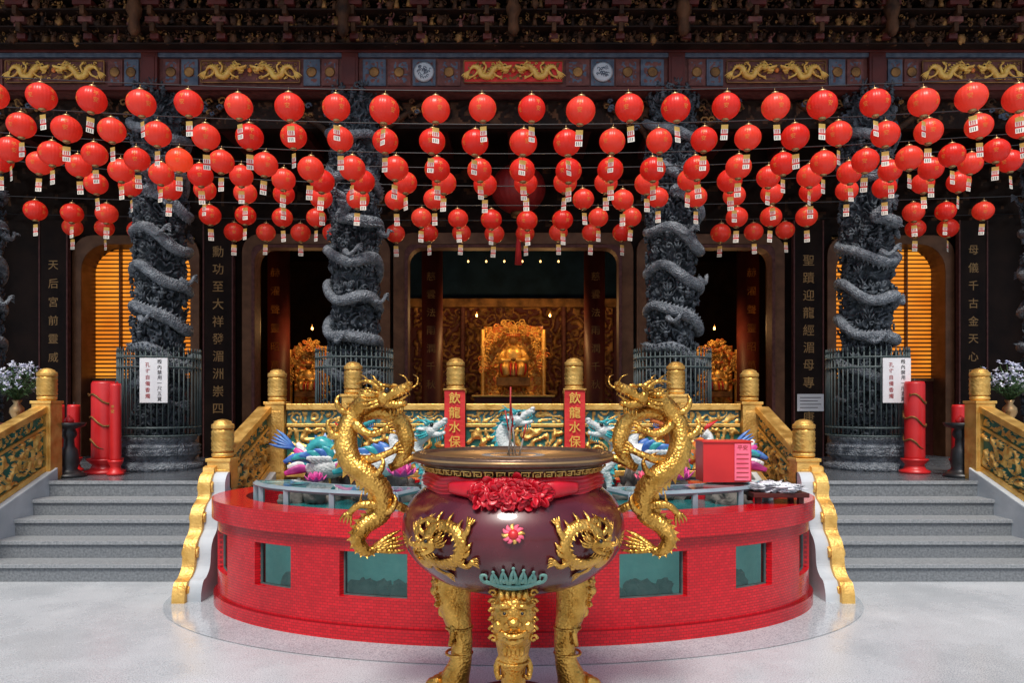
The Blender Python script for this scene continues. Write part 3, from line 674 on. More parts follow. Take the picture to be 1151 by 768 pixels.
for k in range(140):
    a0=random.uniform(0,2*pi); rr=math.sqrt(random.uniform(.0,1)); u=rr*math.cos(a0); v=rr*math.sin(a0)
    c=V((-.01+u*.175,3.235-.050*math.sqrt(max(0,1-u*u-v*v))-.004,BZ+v*.062))
    a=random.uniform(0,2*pi); d=V((math.cos(a),-.5,math.sin(a)*.8)).normalized(); e=d.cross(V((random.uniform(-1,1),1,random.uniform(-1,1)))).normalized()
    L=random.uniform(.020,.036)
    loop=[c,c+d*L*.6+e*L*.30,c+d*L*1.0,c+d*L*.6-e*L*.30,c]
    b.tube(loop,[.005,.012,.015,.012,.005],10,0,n=16,sc=(.2,1.1),up=d.cross(e))
for s in(-1,1): b.tube([(s*.12,3.25,BZ+.01),(s*.2,3.265,BZ+.015),(s*.30,3.335,BZ+.015)],[.035,.040,.025],10,0,n=16,sc=(1,.4))
b.obj('bow',[CLOTH],CR)
def handle(sg):
    b=MB(); y=3.66
    pts=[(-.655,y-.03,1.635),(-.735,y,1.625),(-.82,y+.02,1.55),(-.86,y,1.43),(-.83,y-.02,1.31),(-.74,y-.03,1.235),(-.675,y-.01,1.15),(-.685,y+.02,1.04),(-.765,y,.975),(-.795,y-.02,.905),(-.75,y-.02,.85),(-.69,y,.865)]
    dragon(b,pts,.05,(.85,-.30,.22),(-.1,0,1),.155,0,0,1,n=150,seg=14,finside=(-.3,0,1),fin=1.75,fs=4,ck=.09,
      prof=[.043,.047,.050,.054,.056,.055,.053,.050,.045,.038,.028,.011],
      legs=[((-.81,y-.02,1.50),(-.73,y-.05,1.45),(-.64,y-.05,1.475),.026,0,0,(1,0,.3)),
            ((-.80,y,1.31),(-.69,y-.05,1.33),(-.60,y-.04,1.37),.026,0,0,(1,0,.4)),
            ((-.685,y,1.08),(-.78,y-.05,1.09),(-.84,y-.04,1.04),.024,0,0,(-.4,0,-1))])
    for (i,d) in((2,-1),(3,-1),(5,1),(7,1)):
        a=pts[i]
        b.tube([(a[0],a[1]-.02,a[2]),(a[0]+d*.06,a[1]-.04,a[2]+.02),(a[0]+d*.085,a[1]-.04,a[2]+.07),(a[0]+d*.07,a[1]-.03,a[2]+.10)],[.018,.018,.012,.003],6,0,n=9)
    b.tube([(-.80,y+.03,1.52),(-.70,y+.04,1.56),(-.60,y+.04,1.52),(-.555,y+.03,1.43),(-.57,y+.03,1.34),(-.63,y+.03,1.27)],[.02,.034,.041,.041,.034,.015],12,0,n=46,checker=.1,fins=(4,1.7,0),up=(0,0,1))
    b.tube([(-.675,y+.02,1.12),(-.61,y+.03,1.08),(-.55,y+.04,1.05)],.022,8)
    b.tube([(-.64,y+.02,1.27),(-.56,y+.03,1.31),(-.50,y+.03,1.33)],.022,8)
    if sg>0: b=b.mirror()
    b.obj('dragon_handle',[GOLDR,EYE],CR)
handle(-1); handle(1)
for k,(x,y,t,h) in enumerate(((-.02,3.62,.01,.36),(.012,3.64,-.05,.28),(-.03,3.7,.08,.2),(.03,3.68,.12,.17),(0,3.75,-.1,.24))):
    b=MB(); b.tube([(x,y,1.33),(x+t*h,y,1.33+h*.55)],.0045,6,0); b.tube([(x+t*h,y,1.33+h*.55),(x+t*h*1.8,y,1.33+h)],.0045,6,1)
    b.obj('incense_stick',[ASH,INK],label='thin burning incense stick standing in the censer ash',category='incense',group='incense sticks in the censer')

# ------------------------------------------------------------ temple hall
H=root('temple_hall','dark ornate temple hall with stone dragon columns and painted beams','temple',(0,8.9,.8))
def emp(name,parent,loc):
    e=bpy.data.objects.new(name,None); COL.objects.link(e); e.location=loc; e.parent=parent; e.matrix_parent_inverse=Matrix.Translation(-V(parent.location)); return e
def sub(mb,name,mats,par):
    o=mb.obj(name,mats); o.parent=par; return o
cm=MB(); NT,NZ=180,520; vs=[];fs=[]
for i in range(NZ+1):
    z=4.75*i/NZ
    for j in range(NT):
        a=2*pi*j/NT; p=V((math.cos(a)*.36,math.sin(a)*.36,z))
        n1=noise.noise(p*5.5); n2=noise.noise(p*12+V((5,3,1))); n3=noise.noise(p*26)
        v=math.sin(n1*16+n2*4)
        r=.19+.085*(max(0,v)**.4)+.04*n2+.03*n3
        vs.append((r*math.cos(a),r*math.sin(a),z))
for i in range(NZ):
    for j in range(NT): fs.append((i*NT+j,i*NT+(j+1)%NT,(i+1)*NT+(j+1)%NT,(i+1)*NT+j))
cm.add(vs,fs,0,True)
random.seed(11)
for k in range(560):
    a=random.uniform(0,2*pi); z=random.uniform(.5,4.7); r=.235+random.uniform(0,.05)
    c=V((r*math.cos(a),r*math.sin(a),z)); o=V((math.cos(a),math.sin(a),0)); t=V((-math.sin(a),math.cos(a),0)); u=V((0,0,1))
    kind=k%3
    if kind==0:
        s=random.uniform(.03,.05); sp=[c+o*(.03)+ (t*math.cos(q*.8)+u*math.sin(q*.8))*s*(1-q/10) for q in range(9)]
        cm.tube(sp,[.014]*8+[.008],6,0)
    elif kind==1:
        for m in(-1,0,1): cm.tube([c,c+o*.04+t*m*.03+u*.04,c+o*.05+t*m*.05+u*.08],[.018,.014,.004],5,0)
    else:
        cm.sph(c+o*.05+u*.055,.018,7,5); cm.tube([c+o*.04-u*.05,c+o*.05+u*.03],[.028,.017],7,0); cm.tube([c+o*.05+u*.02-t*.04,c+o*.07,c+o*.05+u*.02+t*.05],.009,5,0)
shaft=cm.obj('shaft',[STONE]); shaft_me=shaft.data; bpy.data.objects.remove(shaft)
def coldragon(phase,z0,zs,turns,wob,rb=.06):
    dmb=MB(); pts=[]; n=int(16*turns)
    for i in range(n):
        q=i/(n-1); a=-pi/2-.5+phase+q*turns*2*pi; r=.315+.02*math.sin(q*31+wob); z=z0-q*zs+.06*math.sin(a*2+wob)+.03*math.sin(a*3.3)
        pts.append((r*math.cos(a),r*math.sin(a),z))
    hp=V((math.cos(-pi/2-.2+phase),math.sin(-pi/2-.2+phase),0)); 
    pts=[tuple(hp*.42+V((0,0,z0+.16))),tuple(hp*.39+V((0,0,z0+.08)))]+pts
    prof=[rb*.8,rb*.85]+[rb*(1+.12*math.sin(i*.8)) for i in range(len(pts)-5)]+[rb*.8,rb*.6,.012]
    dragon(dmb,pts,rb,tuple(hp*.8+V((-.5,0,.1))),(0,0,1),.20,0,0,0,n=int(80*turns),seg=14,finside=(0,-1,0),fin=1.9,fs=2,prof=prof,ck=.14)
    for (a,z) in((-1.9+phase,z0-.45),(-.9+phase,z0-1.0),(-2.3+phase,z0-1.5),(-1.1+phase,z0-2.0)):
        o=V((math.cos(a),math.sin(a),0)); t=V((-math.sin(a),math.cos(a),0)); p=o*.33+V((0,0,z))
        dleg(dmb,p,p+o*.06+t*.09+V((0,0,-.05)),p+o*.05+t*.18+V((0,0,.04)),.035,0,0,t)
    drg=dmb.obj('dragon',[STONED]); me=drg.data; bpy.data.objects.remove(drg); return me
dragA=coldragon(0,3.35,2.5,5.2,0); dragB=coldragon(.6,3.1,2.3,4.8,1.5); dragTop=coldragon(2.4,4.45,1.05,2.2,2.2,.052)
bm=MB(); bm.lathe([(.0,0),(.50,0),(.50,.06),(.46,.08),(.40,.12),(.44,.17),(.47,.24),(.44,.31),(.40,.34),(.43,.37),(.43,.41),(.3,.42)],40)
bm.lathe([(.44+.025*(i%2),.17+.14*i/6) for i in range(7)],28,checker=.04)
ba=bm.obj('base',[STONED]); ba_me=ba.data; bpy.data.objects.remove(ba)
COLX=(-6.75,-4.42,-1.985,1.985,4.42,6.75)
for i,x in enumerate(COLX):
    e=emp('column',H,(x,8.9,.8)); e.rotation_euler=(0,0,(0,.5,-.4,.35,-.3,.2)[i])
    for nm,me in(('shaft',shaft_me),('dragon',dragA if i%2 else dragB),('dragon',dragTop),('base',ba_me)):
        o=bpy.data.objects.new(nm,me); COL.objects.link(o); o.parent=e
YB=8.66; DZ=-.07
def lower(o): o.location.z+=DZ; return o
b=MB(); b.box(-9.5,9.5,YB+.04,9.1,5.52,5.95,0); b.box(-9.5,9.5,YB-.01,YB+.04,5.50,5.545,1); b.box(-9.5,9.5,YB-.01,YB+.04,5.905,5.955,2)
b.box(-9.5,9.5,YB-.03,YB+.04,5.955,5.985,1)
lower(b.obj('beam',[BRICKP,DRED,BLUEP],H,bevel=.006))
def pan(mb,xa,xb,mi_bg,mi_fg,seed,sc=6,th=.1,z0=5.565,z1=5.885,d=.02,frame=True):
    mb.box(xa,xb,YB+.015,YB+.038,z0,z1,mi_bg)
    mb.relief(lambda u,v,dd:(xa+.02+u,YB+.012-dd,z0+.02+v),xb-xa-.04,z1-z0-.04,.014,d,mi_bg,mi_fg,seed=seed,sc=sc,th=th)
    if frame:
        for (a,c,e,f) in((xa,xb,z0-.006,z0+.004),(xa,xb,z1-.004,z1+.006),(xa-.006,xa+.004,z0,z1),(xb-.004,xb+.006,z0,z1)): mb.box(a,c,YB+.002,YB+.015,e,f,5)
MATS=[DRED,ORAG,BLUEP,GOLD,BRICKP,OLDG,TEALP,REDP,DWOOD,GREYW,YELG]
bays=[(-6.75,-4.42),(-4.42,-1.985),(-1.985,1.985),(1.985,4.42),(4.42,6.75),(-9.08,-6.75),(6.75,9.08)]
random.seed(31)
for bi,(xa,xb) in enumerate(bays):
    c=(xa+xb)/2; hw=.60
    b=MB(); bg_=7 if bi==2 else 4
    pan(b,c-hw,c+hw,bg_,5,bi+1.3,sc=11,th=.3,z0=5.60,z1=5.86,d=.010)
    for s in(-1,1):
        pts=[(c+s*.12,YB-.04,5.75),(c+s*.18,YB-.02,5.78),(c+s*.25,YB-.01,5.73),(c+s*.30,YB-.01,5.66),(c+s*.38,YB-.01,5.68),(c+s*.42,YB-.01,5.76),(c+s*.49,YB-.01,5.78),(c+s*.55,YB-.01,5.71)]
        dragon(b,pts,.034,(-s*.9,-.3,-.05),(0,0,1),.10,10,10,8,n=54,seg=8,finside=(0,0,1),fin=1.9,fs=2,ck=.1,wh=False,
            legs=[((c+s*.25,YB-.01,5.73),(c+s*.22,YB-.02,5.68),(c+s*.16,YB-.02,5.65),.016,10,10,(-s,0,0)),((c+s*.42,YB-.01,5.74),(c+s*.46,YB-.02,5.68),(c+s*.52,YB-.02,5.65),.016,10,10,(s,0,0)),((c+s*.36,YB-.01,5.70),(c+s*.33,YB-.02,5.78),(c+s*.36,YB-.02,5.82),.014,10,10,(0,0,1))])
        for k in range(12):
            cx_=c+s*random.uniform(.06,.57); cz=random.choice((random.uniform(5.63,5.66),random.uniform(5.80,5.83),random.uniform(5.65,5.8))); rr=random.uniform(.012,.024); b.tube([(cx_+rr*math.cos(q)*(1-q/8),YB-.006,cz+rr*math.sin(q)*(1-q/8)) for q in range(7)],.006,5,random.choice((10,5)))
    b.sph((c,YB-.012,5.74),(.03,.02,.03),10,7,1)
    lower(b.obj('painted_panel',MATS,H))
    L=xa+.14; n=2 if bi!=2 else 4
    wl=(c-hw-.03-L)/n
    for k in range(n):
        for s in(-1,1):
            p0=L+wl*k+.01; p1=L+wl*(k+1)-.015
            if s>0: p0,p1=2*c-p1,2*c-p0
            b=MB(); pan(b,p0,p1,4 if (k+bi)%2 else 2,2 if (k+bi)%2 else 4,bi*7+k+s,sc=11,th=.25,d=.006,frame=False)
            m=(p0+p1)/2
            b.lathe([(.0,.004),(.05,.004),(.062,0)],18,(0,0,0),5,M=Matrix.Translation((m,YB+.002,5.725))@Matrix.Rotation(pi/2,4,'X'))
            if (bi==2 and k==2):
                M=Matrix.Translation((m,YB-.001,5.725))@Matrix.Rotation(pi/2,4,'X')
                b.lathe([(.0,.006),(.10,.006),(.125,0)],28,(0,0,0),9,M=M)
                for q in range(26):
                    a=random.uniform(0,2*pi); r=random.uniform(.01,.09); b.tube([(m+r*math.cos(a)+.014*math.cos(w_),YB-.009,5.725+r*math.sin(a)+.014*math.sin(w_)) for w_ in range(5)],.004,5,2)
            lower(b.obj('painted_panel',MATS,H))
for x in COLX:
    b=MB(); b.box(x-.10,x+.10,YB-.03,YB+.03,5.50,5.953); b.box(x-.07,x+.07,YB-.04,YB-.03,5.55,5.90); lower(b.obj('beam_end',[DRED],H,bevel=.01))
b=MB(); b.box(-9.3,9.3,8.93,9.03,5.07,5.42,0)
b.relief(lambda u,v,d:(-9.2+u,8.925-d,5.09+v),18.4,.32,.025,.03,0,1,seed=2.2,sc=5.5,th=.35)
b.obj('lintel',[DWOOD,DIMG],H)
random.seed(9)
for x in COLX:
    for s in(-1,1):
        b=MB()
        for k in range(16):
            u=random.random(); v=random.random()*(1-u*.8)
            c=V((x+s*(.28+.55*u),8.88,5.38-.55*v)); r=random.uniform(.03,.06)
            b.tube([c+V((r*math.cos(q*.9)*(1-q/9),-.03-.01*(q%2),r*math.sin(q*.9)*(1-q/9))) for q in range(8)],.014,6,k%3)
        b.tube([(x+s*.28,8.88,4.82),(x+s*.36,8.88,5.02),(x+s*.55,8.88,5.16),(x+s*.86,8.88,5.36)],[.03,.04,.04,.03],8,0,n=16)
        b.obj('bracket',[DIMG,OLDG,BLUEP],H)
random.seed(5)
b=MB(); b.box(-9.6,9.6,8.62,8.9,5.985,6.9,0)
b.relief(lambda u,v,d:(-9.3+u,8.60-d,6.0+v),18.6,.6,.03,.07,0,1,seed=7.1,sc=6,th=.1)
for row,(z,yy,sp,h) in enumerate(((6.0,8.50,.085,.14),(6.17,8.44,.09,.15),(6.34,8.38,.095,.15),(6.50,8.32,.10,.15))):
    b.box(-9.3,9.3,yy-.03,8.6,z-.03,z-.014,0)
    k=0; x=-9.1
    while x<9.1:
        xx=x+random.uniform(-.03,.03); hh=h*random.uniform(.5,1.1); mi=random.choice((1,1,1,1,0,3,4)); ln=random.uniform(-.05,.05); z_=z+random.uniform(-.02,.03); yy_=yy+random.uniform(-.03,.04)
        if k%2:
            b.lathe([(.034,0),(.028,hh*.35),(.020,hh*.5),(.026,hh*.65),(.010,hh*.74)],6,(xx,yy_,z_-.01),mi)
            b.sph((xx+ln*.3,yy_-.012,z_+hh*.84),(.015,.015,.019),6,5,random.choice((1,1,3)))
            b.tube([(xx-.025,yy_,z_+hh*.6),(xx-.04+ln,yy_-.03,z_+hh*.45),(xx-.01+ln,yy_-.045,z_+hh*.5)],.008,5,mi)
            b.tube([(xx+.025,yy_,z_+hh*.6),(xx+.045,yy_-.02,z_+hh*(.6+.25*(k%2))),(xx+.04,yy_-.035,z_+hh*(.7+.4*random.random()))],.008,5,mi)
        for m in range(3):
            r=random.uniform(.012,.032); cx_=xx+random.uniform(-.06,.06); cz=z_+random.uniform(.0,h); s_=random.choice((-1,1)); ph=random.uniform(0,6)
            b.tube([(cx_+s_*r*math.cos(q+ph)*(1-q/8),yy_-.02*random.random(),cz+r*math.sin(q+ph)*(1-q/8)) for q in range(7)],.006,5,random.choice((1,1,1,3)))
        if k%5==0: b.sph((xx+.03,yy_-.01,z_+.03),(.04,.03,.05),9,7,random.choice((1,1,3)),disp=.8)
        x+=sp*random.uniform(.7,1.1); k+=1
x=-9.0
while x<9.1:
    for q in range(3): b.box(x-.05-.03*q,x+.05+.03*q,8.44-.06*q,8.60,6.02+.17*q,6.08+.17*q,4 if q%2 else 2); b.box(x-.025,x+.025,8.38-.06*q,8.6,6.08+.17*q,6.18+.17*q,1)
    x+=.79
for x in(-6.75,-4.42,-1.985,0,1.985,4.42,6.75):
    b.lathe([(.03,0),(.06,.06),(.05,.2),(.08,.3),(.05,.42),(.08,.55),(.03,.66)],14,(x,8.30,5.98),1,checker=.2)
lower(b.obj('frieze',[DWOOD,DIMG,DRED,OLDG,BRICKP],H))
b=MB(); b.box(-12.5,12.5,7.6,19.5,6.9,7.1,0)
vs=[(-12.8,7.3,6.95),(12.8,7.3,6.95),(12.8,13.4,10.5),(-12.8,13.4,10.5),(12.8,19.8,6.95),(-12.8,19.8,6.95)]
b.add(vs,[(0,1,2,3),(3,2,4,5),(0,3,5),(1,4,2)],1)
x=-12.6
while x<12.7:
    b.tube([(x,7.25,6.98),(x,13.4,10.56)],.06,6,1); x+=.28
b.obj('roof',[DWOOD,BRICKP],H)
b=MB(); b.box(-11.9,11.9,9.1,11.2,5.55,5.7,0)
for k in range(-11,12): b.box(k-.08,k+.08,9.12,11.0,5.40,5.55,1)
b.obj('ceiling',[DWOOD,DRED],H)
WY=11.0
b=MB()
for xa,xb in((-11.9,-6.64),(-4.92,-4.0),(-2.05,-1.66),(1.66,2.05),(4.0,4.92),(6.64,11.9)): b.box(xa,xb,WY,WY+.25,.8,4.22,0)
b.box(-11.9,11.9,WY,WY+.25,4.22,5.6,0)
b.relief(lambda u,v,d:(-9+u,WY-.004-d,4.3+v),18,1.0,.045,.04,0,1,seed=1.4,sc=3.2,th=.6)
b.obj('wall',[DWOOD,DIMG],H)
def opening(xa,xb,z0,z1,w,rr,y0,y1):
    def ring(e,r):
        x0,x1,zt=xa-e,xb+e,z1+e; P=[(x0,z0)]
        for k in range(7): a=pi-k*pi/12; P.append((x0+r+r*math.cos(a),zt-r+r*math.sin(a)))
        for k in range(7): a=pi/2-k*pi/12; P.append((x1-r+r*math.cos(a),zt-r+r*math.sin(a)))
        P.append((x1,z0)); return P
    A_=ring(0,rr); B_=ring(w,min(rr*.4+w,.3)); n=len(A_); vs=[(p[0],y,p[1]) for y in(y0,y1) for R_ in(A_,B_) for p in R_]; fs=[]
    for i in range(n-1):
        fs+=[(i+1,i,n+i,n+i+1),(2*n+i,2*n+i+1,3*n+i+1,3*n+i),(i,i+1,2*n+i+1,2*n+i),(n+i+1,n+i,3*n+i,3*n+i+1)]
    m=MB(); m.add(vs,fs); return m
for (xa,xb,w_,rr_) in((-1.66,1.66,.18,.28),(-4.0,-2.05,.16,.28),(2.05,4.0,.16,.28),(-6.62,-4.95,.14,.40),(4.95,6.62,.14,.40)):
    m=opening(xa,xb,.8,4.06,w_,rr_,WY-.10,WY+.28); m.obj('door_frame',[BRONZE],H,bevel=.008)
    if rr_<.4: m=opening(xa+.05,xb-.05,.8,4.0,.05,.22,WY-.14,WY+.1); m.obj('door_frame',[BRICKP],H,bevel=.006)
for sg in(-1,1):
    w=emp('window',H,(sg*5.80,WY+.1,2.02)); hw=.86
    b=MB(); b.add([(-hw,.25,.0),(hw,.25,.0),(hw,.25,2.05),(-hw,.25,2.05)],[(0,1,2,3)]); sub(b,'light_panel',[AMBER],w)
    b=MB(); 
    for k in range(31):
        z=.03+k*.066; M=Matrix.Translation((0,.18,z))@Matrix.Rotation(.5,4,'X'); b.box(-hw,hw,-.020,.020,-.006,.006,0,M)
    b.box(-.02,.02,.12,.2,0,2.05); b.box(-.42,-.40,.12,.2,0,2.05); b.box(.40,.42,.12,.2,0,2.05); b.box(-hw,hw,.1,.26,-.05,0)
    sub(b,'louvre',[BRONZE],w)
    b=MB(); b.box(-hw,hw,.12,.22,-1.22,-.05); b.box(-hw+.1,-.06,.10,.12,-1.05,-.2); b.box(.06,hw-.1,.10,.12,-1.05,-.2); sub(b,'sill',[DRED],w)
def board(x,y,z0,z1,w,txt,size,pitch):
    e=emp('couplet_board',H,(x,y,z0))
    b=MB(); b.box(-w/2,w/2,0,.08,0,z1-z0,0); b.box(-w/2-.02,-w/2,-.01,.08,0,z1-z0,1); b.box(w/2,w/2+.02,-.01,.08,0,z1-z0,1)
    sub(b,'panel',[DWOOD,BRICKP],e)
    b=MB(); b.text(txt,size,pitch,TR(0,-.004,(z1-z0)/2),0,off=.004); sub(b,'lettering',[TXTG],e)
board(-4.48,10.8,.8,4.4,.42,'勳功至大祥發湄洲崇四海',.18,.265)
board(4.48,10.8,.8,4.4,.42,'聖蹟迎龍經湄母專武康',.18,.265)
board(-6.98,10.8,.8,4.4,.40,'天后宮前靈威鴻烏記',.16,.28)
board(6.98,10.8,.8,4.4,.40,'母儀千古金天心門祐阿萬',.16,.27)
board(-8.2,10.8,.8,4.4,.40,'德配天地海宇安瀾',.16,.30)
board(8.2,10.8,.8,4.4,.40,'慈航普濟萬方永賴',.16,.30)
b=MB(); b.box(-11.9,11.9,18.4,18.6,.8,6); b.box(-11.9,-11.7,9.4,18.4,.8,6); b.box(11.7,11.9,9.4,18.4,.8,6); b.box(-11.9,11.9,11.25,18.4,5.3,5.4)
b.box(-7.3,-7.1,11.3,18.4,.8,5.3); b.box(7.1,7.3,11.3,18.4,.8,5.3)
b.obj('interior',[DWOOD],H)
for sg in(-1,1):
    for x,y,t in((4.35,13.2,'赫濯聲靈昭萬古'),(1.55,13.6,'慈雲法雨潤千秋')):
        e=emp('pillar',H,(sg*x,y,.8)); b=MB(); b.lathe([(.26,0),(.26,.1),(.2,.16),(.2,4.5)],24); sub(b,'shaft',[DRED],e)
        b=MB(); b.text(t,.18,.34,TR(0,-.206,2.2),0,off=.004); sub(b,'lettering',[OLDG],e)
b=MB(); b.box(-2.3,2.3,15.9,16.0,3.9,5.3,0); b.obj('haze_panel',[NAVY],H)  # added flat panel that paints the dark-blue haze above the altar
# gilded altar wall behind the shrine (dim)
b=MB(); b.box(-2.3,2.3,15.6,15.7,.8,3.9,0)
b.relief(lambda u,v,d:(-2.2+u,15.59-d,1.6+v),4.4,2.2,.028,.06,0,1,seed=6.3,sc=4.5,th=.0)
for x in(-1.7,-1.1,1.1,1.7): b.tube([(x,15.5,.85),(x,15.5,3.85)],.05,10,2,n=60,checker=.2)
b.box(-2.3,2.3,15.42,15.6,3.72,3.9,1)
b.obj('altar_wall',[DRED,OLDG,BRICKP],H)

def statue(X,Y,Z,s,label):
    R=root('deity_statue',label,'statue',(X,Y,Z))
    M=TR(X,Y,Z,0,s)
    b=MB(); b.lathe([(.34,0),(.36,.1),(.30,.25),(.26,.34),(.22,.45),(.24,.6),(.22,.72),(.10,.80),(.07,.84)],20,(0,0,0),0,sy=.75,M=M)
    for sd in(-1,1):
        b.tube([(sd*.2,0,.70),(sd*.31,-.06,.52),(sd*.24,-.22,.42),(sd*.06,-.28,.44)],[.085,.09,.10,.05],10,0,n=14,M=M)
        b.tube([(sd*.13,-.1,.30),(sd*.2,-.34,.28),(sd*.17,-.36,.05)],[.11,.10,.09],10,0,n=12,M=M)
        b.tube([(sd*.24,-.2,.42),(sd*.28,-.22,.2),(sd*.26,-.2,.05)],[.07,.06,.03],8,1,n=8,M=M)
    for q in range(5): b.tube([(-.12+.06*q,-.24,.36),(-.14+.07*q,-.37,.22),(-.14+.07*q,-.38,.02)],[.025,.025,.015],6,1 if q%2 else 0,n=8,M=M)
    b.sph((0,-.29,.45),(.06,.05,.05),8,6,2,M=M)
    b.sph((0,-.02,.95),(.10,.11,.13),12,9,2,M=M); b.sph((0,-.135,.94),(.018,.02,.025),6,5,2,M=M)
    for sd in(-1,1): b.sph((sd*.04,-.12,.97),(.016,.008,.008),6,5,3,M=M); b.sph((sd*.105,-.01,.95),(.02,.03,.05),6,5,2,M=M)
    b.obj('body',[GOLD,REDL,OLDG,EYE],R)
    b=MB(); b.lathe([(.12,1.03),(.13,1.08),(.10,1.16),(.0,1.19)],14,(0,0,0),0,M=M); b.box(-.17,.17,-.1,.06,1.14,1.155,0,M)
    for k in range(-3,4): b.tube([(k*.05,-.12,1.13),(k*.05,-.13,1.04)],.008,5,1,M=M)
    for k in range(7): a=pi*k/6; b.tube([(math.cos(a)*.12,0,1.05+math.sin(a)*.08),(math.cos(a)*.2,0,1.08+math.sin(a)*.2)],[.03,.004],6,0,M=M)
    b.obj('crown',[GOLD,REDL],R)
    b=MB(); b.box(-.42,.42,-.42,.3,-.22,0,0,M); b.box(-.38,-.30,.1,.18,0,.75,0,M); b.box(.30,.38,.1,.18,0,.75,0,M); b.box(-.38,.38,.13,.18,.1,.7,1,M); b.obj('throne',[OLDG,GOLD],R,bevel=.01)
def shrine(X,Y,w,z0,z1,label):
    R=root('shrine',label,'shrine',(X,Y,.8),group='gilded altar shrines inside the hall')
    b=MB(); b.box(X-w/2,X+w/2,Y,Y+.06,z0,z1-.1,0)
    b.relief(lambda u,v,d:(X-w/2+u,Y-.005-d,z0+v),w,z1-z0-.1,.020,.07,0,1,seed=X+2,sc=8,th=-.4); b.obj('back_panel',[ORAG,GOLD],R)
    b=MB(); h=z1-z0; random.seed(int(X*10)+50)
    for s in(-1,1): b.tube([(X+s*w/2,Y-.3,z0),(X+s*w/2,Y-.3,z1-.2)],.045,12,0,n=60,checker=.2)
    for k in range(170):
        a=random.uniform(-.3,pi+.3); rr=random.uniform(.40,.56)
        cx_=X+w*rr*math.cos(a); cz=z0+h*.46+h*(rr)*math.sin(a)*.95; r=random.uniform(.03,.07)*w
        b.tube([(cx_+r*math.cos(q*.9)*(1-q/9),Y-.3-.02*(k%3),cz+r*math.sin(q*.9)*(1-q/9)) for q in range(8)],.012,5,0 if k%4 else 1)
    b.obj('canopy',[GOLD,ORAG],R)
    b=MB(); b.box(X-w/2-.15,X+w/2+.15,Y-.9,Y+.1,.8,z0,0); b.box(X-w/2-.2,X+w/2+.2,Y-.95,Y-.0,z0,z0+.04,1); b.obj('altar',[DRED,GOLD],R,bevel=.01)
shrine(0,15.0,1.25,1.75,3.35,'gilded altar shrine with glowing golden carvings'); statue(0,14.62,2.15,.80,'golden seated deity statue in the gilded shrine')
shrine(-3.90,13.9,.75,1.5,2.85,'small gilded altar shrine with golden carvings'); statue(-3.90,13.55,1.85,.50,'small golden seated deity statue in side shrine')
shrine(3.90,13.9,.75,1.5,2.85,'small gilded altar shrine with golden carvings'); statue(3.90,13.55,1.85,.50,'small golden seated deity statue in side shrine')
def lamp(x,y,z,e,c,r=.04,rad=.1):
    R=root('altar_lamp','small glowing altar lamp inside the dark hall','lamp',(x,y,z),group='altar lamps inside the hall')
    b=MB(); b.sph((x,y,z),(r,r,r*1.3),10,8); b.obj('bulb',[BULB],R)
    b=MB(); b.lathe([(r*1.2,0),(r*.7,r*.8),(.008,r),(.008,r*3)],12,(x,y,z+r*1.1)); b.obj('holder',[CHROME],R)
    if e:
        l=bpy.data.lights.new('lamp_light','POINT'); l.energy=e; l.color=c; l.shadow_soft_size=rad
        o=bpy.data.objects.new('lamp_light',l); o.location=(x,y-.12,z); COL.objects.link(o); o.parent=R; o.matrix_parent_inverse=Matrix.Translation(-V((x,y,z)))
W=(1,.55,.2)
lamp(-.72,14.0,3.35,34,W,.02); lamp(.72,14.0,3.35,34,W,.02)
lamp(-3.70,13.1,3.0,20,W,.02); lamp(3.70,13.1,3.0,20,W,.02)
for k in range(6): lamp(-.85+.34*k,13.4,4.3,0,W,.018)
for x in(-5.5,5.5,-2.7,2.7): lamp(x,12.3,4.0,3,W,.02)

for x in COLX[1:-1]:
    R=root('column_fence','round grey iron fence guarding the carved stone column','fence',(x,8.9,1.2),group='iron fences around the dragon columns')
    rr=.47
    b=MB()
    for k in range(48):
        a=2*pi*k/48; cx,cy=x+rr*math.cos(a),8.9+rr*math.sin(a)
        b.tube([(cx,cy,1.21),(cx,cy,2.24)],.0085,5); b.tube([(cx,cy,2.24),(cx,cy,2.30)],[.013,.001],5)
    b.obj('bars',[CAGE],R)
    b=MB()
    for z in(1.22,1.32,2.05,2.17):
        b.tube([(x+rr*math.cos(2*pi*k/48),8.9+rr*math.sin(2*pi*k/48),z) for k in range(49)],.013,6)
    b.obj('ring',[CAGE],R)
for x in(-4.24,4.52):
    R=root('notice_board','white vertical notice board with dark Chinese lettering','sign',(x,8.38,2.1),group='white notice boards on the column fences')
    b=MB(); b.box(x-.165,x+.165,8.385,8.40,1.62,2.15); b.obj('panel',[WHITE],R,bevel=.003)
    b=MB(); b.text('殿內禁用一尺五買',.056,.063,TR(x+.072,8.383,1.885),0,off=.010); b.text('孔雀自備香燭',.060,.074,TR(x-.068,8.383,1.885),1,off=.010); b.obj('lettering',[BLKINK,INK],R)
R=root('paper_notice','small white paper notice pinned on the dark board','sign',(4.5,10.78,1.6))
b=MB(); b.box(4.30,4.70,10.775,10.785,1.5,1.76,0); b.obj('panel',[WHITE],R)
b=MB()
for k in range(4):b.box(4.34,4.66-.05*(k%2),10.772,10.774,1.70-.05*k,1.71-.05*k)
b.obj('lettering',[BLKINK],R)

